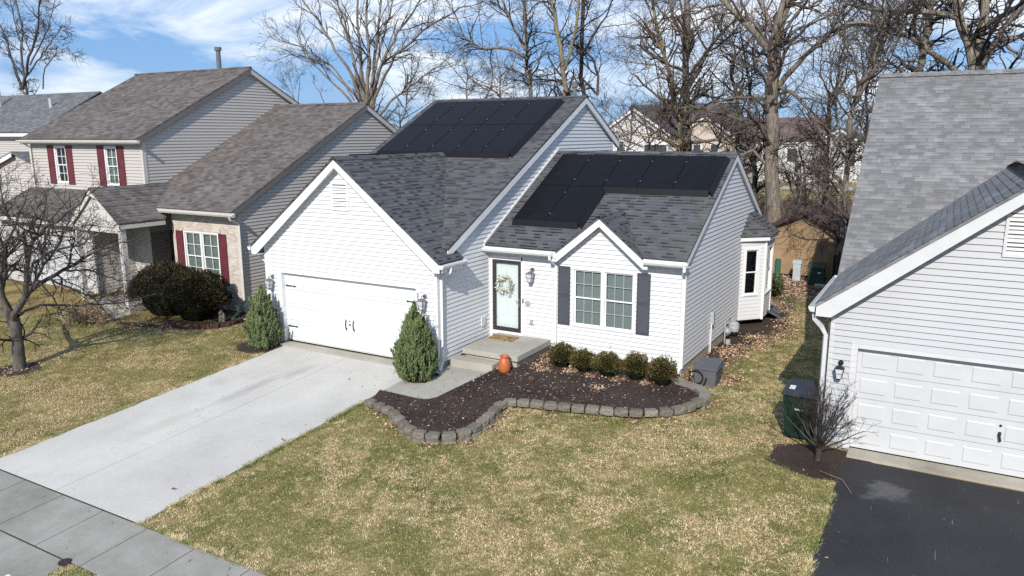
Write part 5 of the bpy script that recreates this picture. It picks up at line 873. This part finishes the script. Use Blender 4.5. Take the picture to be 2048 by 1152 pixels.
Y = 28; tree('bare_tree', 'broad vase shaped bare tree rising behind the brown roofs', [limb(Y, [(735, 240), (736, 190), (738, 130), (735, 40), (730, -60)], 0.234, 0.052, 0, True), limb(Y, [(728, 225), (700, 150), (650, 60), (605, 0), (580, -60)], 0.130, 0.039, -2), limb(Y, [(730, 225), (712, 140), (690, 50), (660, -40)], 0.143, 0.039, 2), limb(Y, [(732, 225), (722, 140), (716, 50), (712, -60)], 0.143, 0.052, -1), limb(Y, [(740, 225), (748, 130), (757, 50), (768, -60)], 0.156, 0.052, 2), limb(Y, [(742, 225), (757, 140), (795, 65), (840, 0), (870, -50)], 0.143, 0.039, 1), limb(Y, [(745, 225), (768, 150), (802, 100), (860, 50), (920, 20), (965, 5)], 0.117, 0.026, -2), limb(Y, [(725, 215), (690, 165), (655, 125), (615, 100), (560, 80), (530, 74)], 0.085, 0.019, 2), limb(Y, [(722, 225), (690, 190), (650, 150), (608, 110), (590, 60)], 0.098, 0.026, -2), limb(Y, [(755, 235), (790, 195), (830, 165), (865, 138), (905, 125)], 0.098, 0.026, 1), limb(Y, [(730, 180), (720, 120), (698, 80), (672, 20)], 0.085, 0.033, -3), limb(Y, [(742, 170), (762, 90), (780, 30), (790, -40)], 0.098, 0.039, 3), limb(Y, [(708, 200), (670, 150), (630, 118), (580, 110), (550, 122)], 0.065, 0.019, 0)], 12, BARK1, [(190, (1.2, 3.6), .5), (850, (.6, 1.8), .55), (1900, (.3, 1.0), .7)], TWIGD, .0095, ang=.6)
Y = 25; tree('sapling', 'thin pale sapling with a few leaves above the ridge of the beige house', [limb(Y, [(592, 212), (583, 170), (572, 125)], .045, .012, 0, True), limb(Y, [(592, 205), (570, 165), (556, 135)], .03, .01), limb(Y, [(596, 205), (600, 160), (590, 130)], .03, .01), limb(Y, [(650, 212), (640, 185), (622, 160)], .04, .01)], 13, TWIG, G3, TWIG, .007, up=.1)
Y = 26; tree('bare_tree', 'bare tree with one long crooked limb reaching left over the solar roof', [limb(Y, [(1062, 200), (1056, 140), (1053, 108), (1051, 50), (1046, 0), (1040, -60)], 0.161, 0.093, 0, True), limb(Y, [(1055, 118), (1033, 103), (1000, 95), (966, 100), (938, 86), (922, 60), (906, 20), (885, -15)], 0.105, 0.028, -1), limb(Y, [(1052, 100), (1030, 60), (1012, 20), (995, -20)], 0.105, 0.050, 1), limb(Y, [(966, 99), (962, 60), (952, -10)], 0.037, 0.012, -1), limb(Y, [(930, 78), (900, 88), (880, 60), (850, 40)], 0.037, 0.012, -2), limb(Y, [(1058, 150), (1085, 110), (1110, 100)], 0.037, 0.012, 1), limb(Y, [(940, 88), (905, 105), (880, 130), (860, 140)], 0.031, 0.012, 0)], 14, BARK1, G1, TWIGD, .0085, .22)
Y = 24; tree('bare_tree', 'mossy forked bare tree just behind the high solar roof', [limb(Y, [(1130, 195), (1128, 140), (1120, 90), (1110, 50), (1100, 0), (1093, -60)], 0.180, 0.099, 0, True), limb(Y, [(1129, 140), (1146, 85), (1156, 30), (1160, -40)], 0.110, 0.058, 1), limb(Y, [(1127, 170), (1110, 172), (1085, 168), (1050, 172)], 0.041, 0.012, -1), limb(Y, [(1116, 75), (1135, 40), (1145, 0)], 0.046, 0.017, -1)], 15, BARK2, G2, TWIGD, .008, .2)
Y = 27; tree('bare_tree', 'slim bare tree with angular side limbs at the right end of the high ridge', [limb(Y, [(1168, 195), (1161, 120), (1163, 50), (1166, -40)], 0.149, 0.112, 0, True), limb(Y, [(1170, 100), (1192, 60), (1216, 28), (1226, -10)], 0.081, 0.025, -1), limb(Y, [(1170, 110), (1145, 85), (1100, 65), (1062, 62)], 0.068, 0.019, 1), limb(Y, [(1195, 190), (1196, 150), (1186, 118), (1168, 100)], 0.087, 0.056, 0), limb(Y, [(1195, 150), (1203, 125), (1190, 70)], 0.043, 0.012, -1), limb(Y, [(1204, 55), (1240, 50), (1285, 40)], 0.031, 0.012, -2), limb(Y, [(1196, 190), (1172, 165), (1160, 150)], 0.081, 0.037, -1)], 16, BARK3, G2, TWIGD, .008, .22)
Y = 24; tree('bare_tree', 'slender mossy bare tree with a broken stub, left of the twin trunk', [limb(Y, [(1362, 320), (1355, 230), (1340, 150), (1328, 105), (1312, 40), (1298, -30)], 0.160, 0.077, 0, True), limb(Y, [(1330, 108), (1305, 75), (1290, 46)], 0.083, 0.058, -1), limb(Y, [(1342, 160), (1310, 130), (1265, 125), (1230, 110)], 0.051, 0.013, -2), limb(Y, [(1310, 98), (1270, 90), (1240, 105)], 0.038, 0.013, -1), limb(Y, [(1358, 285), (1310, 275), (1270, 270), (1225, 250)], 0.064, 0.019, -1)], 17, BARK2, G1, TWIG, .008, .24)
Y = 24.6; tree('bare_tree', 'stout pale barked bare tree forking at mid height behind the lower ridge', [limb(Y, [(1377, 325), (1372, 230), (1370, 150), (1374, 60), (1378, -40)], 0.242, 0.148, 0, True), limb(Y, [(1374, 180), (1400, 130), (1430, 80), (1470, 40), (1500, 0)], 0.140, 0.039, 1), limb(Y, [(1380, 150), (1415, 100), (1450, 60)], 0.101, 0.031, -1), limb(Y, [(1366, 80), (1345, 30), (1340, -20)], 0.078, 0.039, 1), limb(Y, [(1384, 222), (1420, 205), (1470, 200), (1500, 215)], 0.070, 0.023, -1), limb(Y, [(1385, 285), (1430, 280), (1475, 290), (1490, 330)], 0.101, 0.031, -2)], 18, BARK1, G1, TWIG, .008, .24)
Y = 21; tree('oak_tree', 'massive rough barked oak with spreading limbs, biggest of the bare trees', [limb(Y, [(1549, 445), (1541, 350), (1543, 250), (1546, 170), (1553, 90), (1565, 30), (1585, -40)], 0.363, 0.238, 0, True), limb(Y, [(1548, 178), (1568, 160), (1610, 110), (1660, 65), (1700, 50), (1765, 46)], 0.139, 0.053, -1), limb(Y, [(1537, 100), (1515, 70), (1480, 35), (1445, 0), (1420, -30)], 0.172, 0.086, -1), limb(Y, [(1545, 62), (1528, 20), (1510, -30)], 0.132, 0.092, 1), limb(Y, [(1556, 172), (1592, 190), (1622, 225), (1645, 270)], 0.106, 0.033, -2), limb(Y, [(1538, 335), (1505, 300), (1475, 315)], 0.092, 0.033, -1), limb(Y, [(1540, 140), (1515, 115), (1485, 100), (1450, 80)], 0.086, 0.020, 2), limb(Y, [(1556, 100), (1590, 60), (1640, 40), (1690, 20)], 0.092, 0.026, 2), limb(Y, [(1540, 330), (1590, 345), (1640, 360), (1690, 395)], 0.066, 0.026, -2)], 19, BARK1, [(110, (1.2, 4.2), .5), (520, (.6, 2.2), .55), (1700, (.25, 1.0), .7)], TWIG, .0075, .26)
Y = 24; tree('bare_tree', 'dark leaning bare tree close on the left side of the big oak', [limb(Y, [(1512, 350), (1492, 265), (1476, 200), (1462, 130)], 0.174, 0.074, 0, True), limb(Y, [(1492, 265), (1440, 212), (1400, 172), (1380, 150)], 0.074, 0.019, -1), limb(Y, [(1498, 240), (1500, 180), (1490, 120), (1480, 60)], 0.074, 0.025, 1), limb(Y, [(1466, 150), (1470, 100), (1460, 60)], 0.062, 0.019, 0)], 20, BARK3, G1, TWIGD, .008, .25)
Y = 22; tree('bare_tree', 'bare tree with a straight dark trunk just above the grey house ridge', [limb(Y, [(1836, 150), (1846, 90), (1860, 30), (1872, -40)], 0.173, 0.128, 0, True), limb(Y, [(1846, 90), (1820, 50), (1790, 20)], 0.060, 0.022), limb(Y, [(1856, 50), (1890, 20), (1910, -20)], 0.060, 0.022)], 21, BARK2, G2, TWIGD, .008, .22)
Y = 20; tree('bare_tree', 'heavy multi trunked bare tree above the grey house with long limbs reaching left', [limb(Y, [(1941, 150), (1930, 80), (1915, 20), (1903, -40)], 0.216, 0.158, 0, True), limb(Y, [(1946, 150), (1960, 80), (1970, 20), (1976, -40)], 0.187, 0.144, 1), limb(Y, [(1956, 150), (1982, 100), (2002, 60), (2040, 20), (2075, -15)], 0.144, 0.072, -1), limb(Y, [(1926, 42), (1880, 26), (1800, 20), (1720, 16), (1670, -5)], 0.122, 0.036, -1), limb(Y, [(1915, 145), (1842, 87), (1792, 60), (1730, 44), (1690, 48)], 0.115, 0.043, -2), limb(Y, [(2000, 65), (2016, 95), (2042, 112)], 0.086, 0.043, -1), limb(Y, [(1990, 85), (2030, 75), (2080, 60)], 0.101, 0.043, 1)], 22, BARK1, G1, TWIGD, .0075, .22)
Y = 18.5; tree('bare_tree', 'bare tree leaning right along the left edge of the grey roof', [limb(Y, [(1688, 420), (1696, 330), (1702, 250), (1716, 190), (1742, 120), (1764, 60), (1780, 0)], 0.150, 0.045, 0, True), limb(Y, [(1714, 200), (1748, 140), (1792, 92), (1803, 50)], 0.075, 0.022, -1), limb(Y, [(1698, 300), (1675, 250), (1672, 180), (1690, 120)], 0.060, 0.022, 1)], 23, BARK1, G1, TWIG, .0072, .24)
Y = 25; tree('bare_tree', 'thin crooked bare tree between the oak and the grey roof', [limb(Y, [(1655, 340), (1660, 220), (1680, 130), (1688, 80), (1672, 20)], 0.120, 0.040, 0, True), limb(Y, [(1661, 215), (1690, 160), (1700, 110)], 0.056, 0.024), limb(Y, [(1664, 200), (1640, 150), (1645, 90)], 0.048, 0.016)], 24, BARK3, G2, TWIGD, .008, .25)
Y = 27; tree('bare_tree', 'upright slender bare tree left of the grey ridge', [limb(Y, [(1733, 330), (1735, 200), (1739, 100), (1747, 0)], 0.099, 0.045, 0, True), limb(Y, [(1735, 190), (1725, 120), (1712, 60)], 0.054, 0.018), limb(Y, [(1736, 160), (1760, 100), (1775, 40)], 0.054, 0.018)], 25, BARK3, G2, TWIGD, .008, .2)
Y = 17.5; tree('bare_tree', 'low bare tree whose branches hang over the shed roof', [limb(Y, [(1712, 520), (1704, 470), (1690, 430), (1662, 398), (1622, 372), (1580, 358)], 0.078, 0.018, -1.5, True), limb(Y, [(1695, 440), (1665, 440), (1630, 430), (1600, 410)], 0.030, 0.012, -1), limb(Y, [(1700, 450), (1690, 390), (1660, 330)], 0.048, 0.018, 1), limb(Y, [(1690, 430), (1660, 445), (1640, 470), (1655, 500)], 0.030, 0.009, -1.5)], 26, BARK3, G3, TWIG, .0065, .2)
for i, (u0, v0, u1, v1, Y, r, lab) in enumerate(((1590, 470, 1592, 300, 31, .15, 'pale spotted thin trunk behind the shed, left one'), (1606, 470, 1607, 320, 36, .12, 'thin grey trunk behind the shed, beside the pale spotted one'), (1478, 440, 1470, 250, 33, .16, 'short grey trunk in the brush left of the oak'), (1640, 440, 1648, 270, 34, .14, 'thin trunk in the brush right of the oak'), (1000, 200, 990, 100, 34, .1, 'small brushy bare tree above the middle of the high ridge'), (935, 200, 925, 110, 36, .1, 'small brushy bare tree above the left part of the high ridge'), (965, 205, 985, 140, 32, .08, 'low twiggy tree just over the solar panels'), (800, 260, 815, 150, 33, .1, 'small bare tree in the gap between the two houses'), (1250, 320, 1262, 215, 30, .12, 'small bare tree in front of the white far house'), (1300, 320, 1285, 225, 34, .12, 'bushy bare tree in front of the white far house, right one'), (1430, 320, 1440, 210, 33, .12, 'bushy bare tree in front of the tan far house'))):
    um = (u0+u1)/2; tree('bare_tree', lab, [limb(Y, [(u0, v0), (um+6, v0*.6+v1*.4), (u1, v1)], r, r*.35, 0, True), limb(Y, [(um+3, v0*.65+v1*.35), (um-25, v1+25), (um-45, v1+5)], r*.45, .02, -1), limb(Y, [(um+4, v0*.55+v1*.45), (um+30, v1+30), (um+42, v1-5)], r*.45, .02, 1), limb(Y, [(um, v0*.8+v1*.2), (um+35, v0*.6+v1*.4), (um+65, v0*.4+v1*.6)], r*.35, .02, 1), limb(Y, [(um, v0*.75+v1*.25), (um-40, v0*.6+v1*.4), (um-70, v0*.45+v1*.55)], r*.35, .02, -1)], 40+i, BARK1, [(45, (.7, 2.2), .5), (200, (.4, 1.4), .6), (650, (.25, .8), .7)], TWIG, .0095, .24)
# the young tree on the left lawn
Y = -4.95; tree('young_tree', 'low branching bare tree with grey trunk on the left lawn', [limb(Y, [(40, 742), (35, 690), (28, 638)], .165, .15, 0, False), limb(Y, [(29, 645), (33, 629), (60, 576), (127, 541), (193, 503), (235, 486), (262, 478)], .085, .018, 2.3), limb(Y, [(27, 645), (31, 629), (54, 571), (57, 488), (90, 455), (148, 416), (175, 385)], .085, .02, -.6), limb(Y, [(60, 570), (62, 532), (101, 503), (167, 488), (205, 460)], .05, .014, .9), limb(Y, [(22, 645), (16, 625), (4, 590), (9, 532), (13, 497), (-5, 470), (-20, 420)], .085, .03, -.4), limb(Y, [(12, 515), (48, 475), (75, 430), (70, 380)], .045, .014, .6), limb(Y, [(36, 632), (55, 618), (88, 611), (145, 611), (246, 605), (312, 588)], .045, .01, 2.9), limb(Y, [(75, 560), (110, 600), (130, 640)], .03, .01, .9), limb(Y, [(20, 640), (-20, 600), (-60, 560), (-90, 520)], .07, .02, .6), limb(Y, [(95, 555), (150, 580), (190, 598), (215, 630)], .03, .008, 2.2), limb(Y, [(57, 500), (20, 440), (5, 400), (0, 350)], .045, .014, .9), limb(Y, [(130, 540), (180, 540), (230, 560), (285, 560)], .03, .008, 2.6), limb(Y, [(30, 640), (70, 560), (120, 480), (150, 420)], .06, .015, 1.4), limb(Y, [(25, 640), (0, 560), (20, 470), (50, 400)], .06, .015, -1.4)], 71, BARK4, [(210, (.6, 1.6), .5), (1000, (.3, .95), .6), (2600, (.15, .5), .7)], TWIGD, .0045, .2, None, up=.02, ang=.9)
# the bare shrub by the right driveway
g = np.random.default_rng(5); lm = []; B_ = np.array([9.58, -.98, -.06])
for i in range(17):
    a = i*2.4+g.random()*.5; t = .15+1.15*((i % 6)/6); d = np.array([math.sin(t)*math.cos(a), math.sin(t)*math.sin(a)*.8, math.cos(t)]); l = .8+.3*g.random(); p1 = B_+np.array([0, 0, .28]); q = p1+d*l*.5+np.array([0, 0, .02]); e = p1+d*l+np.array([0, 0, .14]); lm.append(([p1-np.array([0, 0, .05]), q, e], .02, .006))
lm.insert(0, ([B_-np.array([0, 0, .05]), B_+np.array([.01, 0, .15]), B_+np.array([0, 0, .3])], .06, .055))
tree('bare_shrub', 'rounded leafless dark shrub by the grey garage corner', lm, 72, TWIGD, [(95, (.2, .5), .55), (420, (.12, .32), .65), (900, (.06, .18), .8)], TWIGD, .0028, .12, None, cat='shrub', ang=.5, up=.05, part='stems')
# brush, far woods: masses nobody could count
def mass(name, label, n, area, hgt, seed, mat, minr, lean=.5, twigs=(2.4, .9)):
    g = np.random.default_rng(seed); x = area[0]+(area[1]-area[0])*g.random(n); y = area[2]+(area[3]-area[2])*g.random(n); st_ = np.stack([x, y, np.zeros(n)-.05], 1); d = np.stack([g.normal(size=n)*lean, g.normal(size=n)*lean, np.ones(n)], 1)
    ln = hgt[0]+(hgt[1]-hgt[0])*g.random(n)**1.6; r0 = minr*(1+1.5*g.random(n))*(ln/hgt[1]+.4); P, Rr = wander(g, st_, d, ln, r0, np.full(n, minr*.7), 6, .16, .02); V0, F0_ = tubes(P, Rr, 4)
    c, cr = spawn(g, P, Rr, int(n*twigs[0]*2), .2, .8, (hgt[0]*.35, hgt[1]*.4), .6, minr*.8, 4, .25, .02); V1, F1 = tubes(c, cr, 3); c2, cr2 = spawn(g, c, cr, int(n*twigs[0]*5*twigs[1]), .2, .8, (hgt[0]*.2, hgt[1]*.22), .7, minr*.7, 2, .25, .02); V2, F2 = tubes(c2, cr2, 3)
    o = raw(name, np.concatenate([V0, V1, V2]), np.concatenate([F0_, F1+len(V0), F2+len(V0)+len(V1)]), mat, kind='stuff'); o['label'] = label; return o
mass('undergrowth', 'tangled brown brush behind the shed and trees', 950, (-22, 16, 22, 50), (.7, 3.2), 81, BRUSHM, .010, .45); mass('undergrowth', 'low brush at the edge of the back lawn', 500, (-6, 11, 20.5, 30), (.5, 2.2), 82, BRUSHM, .008, .5); mass('far_woods', 'far line of bare woods along the horizon', 1500, (-190, 40, 105, 190), (3, 9.5), 83, FARM, .05, .25, (2.2, 1.)); mass('far_woods', 'bare woods behind the left houses', 260, (-60, -24, 36, 70), (2, 7), 84, BRUSHM, .018, .3)
# ------------------------------------------------------------------ grass, dead leaves, chips
def inside(px, py, poly):
    r = np.zeros(len(px), bool); q = np.array(poly, float)
    for i in range(len(q)):
        (x0, y0), (x1, y1) = q[i-1], q[i]
        with np.errstate(divide='ignore', invalid='ignore'): r ^= ((y0 > py) != (y1 > py)) & (px < (x1-x0)*(py-y0)/(y1-y0)+x0)
    return r
HARD = [[(-5.34, -13), (-.4, -13), (-.4, .2), (-5.34, .2)], [(-24, -9.7), (24, -9.7), (24, -8.53), (-24, -8.53)], [(-.4, -2.05), (.9, -2.02), (1.2, -1.8), (1.43, .6), (-.4, .6)], [(10.02, -13), (18, -13), (18, 0), (10.1, -.6), (10.0, -2.2)], [(-6.23, 0), (5.8, 0), (5.8, 12), (-6.23, 12)], [(9.54, -.6), (17, -.6), (17, 17), (9.54, 17)], bedp, [(-24, .8), (-15.8, .8), (-14.6, -.9), (-15.5, -1.8), (-17.2, -3.2), (-17.6, -9), (-24, -9)], [(-22, 0), (-9.7, 2.05), (-9.7, 16), (-22, 16)], [(9.65+.95*math.cos(a*.5236), -1.02+.68*math.sin(a*.5236)) for a in range(12)], [(-10.82+.55*math.cos(a*.5236), -4.95+.5*math.sin(a*.5236)) for a in range(12)], [(-13.2, -.5), (-12.4, -.9), (-11, -.8), (-9.6, -.3), (-8.9, .3), (-9.7, 2.1), (-13.2, 2)], [(-15.1, .4), (-13.1, .4), (-13, -.5), (-13.9, -1.05), (-14.7, -.8)], [(5.8, 2.9), (6.25, 3.0), (6.4, 3.7), (6.5, 5), (6.7, 7.2), (7.15, 8.5), (7.15, 9.6), (6.9, 10.3), (6.8, 12), (5.8, 12)], [(-5.95+.75*math.cos(a*.5236), -.62+.55*math.sin(a*.5236)) for a in range(12)]]
def free(x, y):
    k = np.zeros(len(x), bool); jr = np.random.default_rng(1); x = x+jr.normal(size=len(x))*.022+.03*np.sin(y*7.3)*np.sin(y*2.1+1); y = y+jr.normal(size=len(x))*.022+.03*np.sin(x*6.1)
    for h in HARD: k |= inside(x, y, h)
    return ~k
GRASS = Mat('grass_blades', .75, .15); _ge = GRASS.noise(.42, 7, GRASS.coord(), .68); _gr = GRASS.island()
_green = GRASS.ramp(_gr, [(0, (.105, .155, .034)), (.5, (.21, .24, .065)), (.8, (.38, .36, .145)), (1, (.60, .50, .26))]); _str = GRASS.ramp(_gr, [(0, (.40, .315, .15)), (.3, (.60, .475, .245)), (.7, (.75, .61, .35)), (1, (.90, .77, .51))])
_f = GRASS.n('ShaderNodeMath', operation='MULTIPLY_ADD'); GRASS.link(GRASS.noise(3.2, 4, None, .65), _f.inputs[0]); _f.inputs[1].default_value = .7; GRASS.link(_ge, _f.inputs[2])
_dk = GRASS.mask(GRASS.noise(17, 4, None, .7), .60, .70); GRASS.color(GRASS.mix(_dk, GRASS.mix(.68, GRASS.mix(GRASS.mask(_f.outputs[0], .94, .80), GRASS.mix(GRASS.mask(GRASS.noise(.8, 5, GRASS.coord('Object', (1.3, .8, 1)), .7), .55, .72), _str, GRASS.mix(.5, _str, (.46, .30, .14))), _green), GRASS.ramp(GRASS.noise(10, 6, None, .8), [(.36, (.12,)*3), (.64, (.78,)*3)]), 'OVERLAY'), (.13, .115, .05))); GRASS = GRASS.m
def blades(name, label, n, area, seed, size, dens=None):
    g = np.random.default_rng(seed); x = area[0]+(area[1]-area[0])*g.random(n); y = area[2]+(area[3]-area[2])*g.random(n); k = free(x, y)
    # keep it where the camera can look
    d = np.stack([x-CAM[0], y-CAM[1], np.zeros(n)-6], 1); zf = d@_F; k &= (zf > 1) & (np.abs(d@_R2) < zf*.72)
    x, y = x[k], y[k]; n = len(x); z = zg(x, y); a = g.random(n)*6.283; l = size*(.45+1.0*g.random(n)); flat = .6+1.2*g.random(n); w_ = .003+.003*g.random(n)
    b = np.stack([x, y, z-.004], 1); dd = np.stack([np.cos(a)*flat, np.sin(a)*flat, np.ones(n)*.75], 1); dd = unit(dd); s_ = np.stack([-np.sin(a), np.cos(a), np.zeros(n)], 1); m_ = b+dd*(l*.55)[:, None]; tip = b+(unit(dd+np.stack([np.cos(a)*.5, np.sin(a)*.5, -.25*np.ones(n)], 1))*l[:, None]); s_ = s_*w_[:, None]
    V = np.stack([b-s_, b+s_, m_+s_*.8, tip, m_-s_*.8], 1).reshape(-1, 3); F_ = np.arange(n)[:, None]*5
    Fq = np.concatenate([F_+np.array([[0, 1, 2, 4]]), F_+np.array([[4, 2, 3, 3]])]); me = None
    o = raw(name, V, np.concatenate([F_+np.array([[0, 1, 4]]), F_+np.array([[1, 2, 4]]), F_+np.array([[4, 2, 3]])]), GRASS, kind='stuff'); o['label'] = label; return o
blades('grass', 'patchy winter lawn in front of the white house', 420000, (-1, 10.1, -11, 2.0), 91, .05); blades('grass', 'lawn between the two driveways on the left', 210000, (-18, -5.3, -8.6, 1.5), 92, .052); blades('grass', 'strip of lawn between the white and grey houses', 130000, (5.8, 9.6, 1.8, 14.5), 93, .05)
def edge_tufts(name, label, pts, n, seed):
    g = np.random.default_rng(seed); P = res_poly([(*p, 0) for p in pts], 400); i = g.integers(0, 401, n); x = P[i, 0]+g.normal(size=n)*.035; y = P[i, 1]+g.normal(size=n)*.035; k = np.sin(x*2.3+y*3.1)+np.sin(y*7.7+x*5)+g.normal(size=n)*.6 > -.3; x, y = x[k], y[k]; n = len(x); a = g.random(n)*6.283; l = .05+.07*g.random(n); z = zg(x, y); b = np.stack([x, y, z-.002], 1); dd = unit(np.stack([np.cos(a)*1.0, np.sin(a)*1.0, np.ones(n)*.7], 1)); s_ = np.stack([-np.sin(a), np.cos(a), np.zeros(n)], 1)*(.003+.003*g.random(n))[:, None]
    V = np.stack([b-s_, b+s_, b+dd*l[:, None]], 1).reshape(-1, 3); o = raw(name, V, np.arange(3*n).reshape(-1, 3), GRASS, kind='stuff'); o['label'] = label
edge_tufts('grass', 'ragged grass leaning over the right edge of the driveway', [(-.36, -8.5), (-.36, -2.3)], 9000, 120); edge_tufts('grass', 'ragged grass leaning over the left edge of the driveway', [(-5.38, -8.5), (-5.38, -1.1)], 9000, 121); edge_tufts('grass', 'ragged grass along the sidewalk', [(-.3, -8.5), (7, -8.5)], 8000, 122); edge_tufts('grass', 'ragged grass along the asphalt', [(9.98, -11), (10.0, -2.2)], 9000, 123); edge_tufts('grass', 'ragged grass at the foot of the block edging', [(x+.02, y-.14) for x, y in WALLP], 9000, 124)
blades('grass', 'tuft of grass at the street side of the sidewalk', 16000, (-.4, 5, -11, -9.72), 94, .06)
def litter(name, label, n, pts, seed, size, mat=LITTER, asp=.6, h=.03, zfun=zg):
    g = np.random.default_rng(seed); pts = np.array(pts, float); c = pts[g.integers(0, len(pts), n)]; x = c[:, 0]+g.normal(size=n)*c[:, 2]; y = c[:, 1]+g.normal(size=n)*c[:, 2]; z = zfun(x, y)+.01+h*g.random(n)**2
    d = np.stack([g.normal(size=n), g.normal(size=n), g.normal(size=n)*.25], 1); V, Fc = leaves(n, np.stack([x, y, z], 1), size, asp, unit(d)*1.2, g); V = V.reshape(-1, 4, 3); V[:, 1, 2] += .012*g.random(n); V[:, :, 2] = np.maximum(V[:, :, 2], z[:, None]-.008); o = raw(name, V.reshape(-1, 3), Fc, mat, kind='stuff'); o['label'] = label; return o
zbed = lambda x, y: zg(x, y)+.13
litter('dead_leaves', 'brown leaves blown against the stoop and boxwoods', 1700, [(1.62, .6, .07), (1.6, .75, .09), (1.55, .62, .08), (2.35, 1.2, .16), (2.3, 1.7, .14), (2.6, 1.0, .1), (3.25, 1.15, .1), (3.3, 1.5, .1), (3.9, 1.1, .1), (4.6, 1.15, .12), (2.2, 2.2, .15), (5.3, 1.2, .08), (4.4, .35, .13)], 95, .06, zfun=zbed)
litter('dead_leaves', 'pale leaf flecks scattered over the front bed', 420, [(x, y, .45) for x, y in ((.9, -2.4), (2, -2.6), (1.7, -1), (2.2, -.3), (3, .3), (4, .2), (5, .3), (6, .6), (2.2, -3), (3.4, -.6))], 119, .045, h=.01, zfun=zbed)
litter('dead_leaves', 'brown leaves along the foot of the right wall', 6500, [(6.1, 3.3, .14), (6.3, 4, .24), (6.4, 5, .26), (6.6, 6, .26), (6.2, 5.5, .2), (6.6, 7.4, .2), (6.9, 7, .24), (7.3, 8, .2), (7.2, 9, .25), (7.0, 10, .2), (6.9, 11.5, .25), (6.3, 12.6, .3), (6.05, 2.6, .12), (6.95, 2.6, .1), (6.95, 3.1, .12)], 96, .06)
litter('dead_leaves', 'leaf litter at the back of the side lawn', 5200, [(5.5, 15, .6), (6.5, 15.6, .6), (7.5, 15.8, .6), (8.5, 15.2, .6), (6, 17, .5), (7, 14.3, .5), (8.6, 13.5, .3), (5, 18.2, .6), (8, 17, .5)], 97, .08)
litter('dead_leaves', 'fallen leaves along the outer foot of the block edging', 900, [(.4, -3.05, .09), (1.1, -3.4, .1), (1.5, -3.75, .1), (2.4, -3.85, .1), (3.1, -3.3, .1), (3.15, -2.5, .1), (3.05, -1.9, .09), (3.1, -1.55, .08), (4, -1.35, .09), (5, -1.12, .09), (5.8, -.9, .09), (6.5, -.5, .1), (6.95, .1, .1), (7, .8, .1)], 98, .06)
litter('dead_leaves', 'scattered pale leaves on the front lawn', 260, [(x, y, .9) for x in (0, 2, 4, 6, 8, 9) for y in (-8, -6.5, -5, -3.5, -2)] + [(8.5, 1, .8), (8, 4, .7), (-8, -5, 1), (-7.5, -3, .8), (-11, -3, 1)], 99, .075, h=.05)
litter('dead_leaves', 'leaves in the beds before the beige house', 700, [(-11.5, -1.0, .25), (-9.4, .1, .2), (-10.4, -.6, .15), (-8.8, 1.3, .2), (-10.8, -4.95, .3)], 100, .08)
g = np.random.default_rng(101); n = 9000; x = -.3+7.2*g.random(n); y = -3.6+6.2*g.random(n); k = inside(x, y, bedp); x, y = x[k], y[k]; n = len(x); V, Fc = leaves(n, np.stack([x, y, zbed(x, y)+.012*g.random(n)+.012*np.sin(x*3+y*2)], 1), .065, .3, unit(np.stack([g.normal(size=n), g.normal(size=n), g.normal(size=n)*.18], 1))*1.2, g); o = raw('mulch_chips', V, Fc, CHIP, kind='stuff'); o['label'] = 'shredded dark mulch in the front bed'
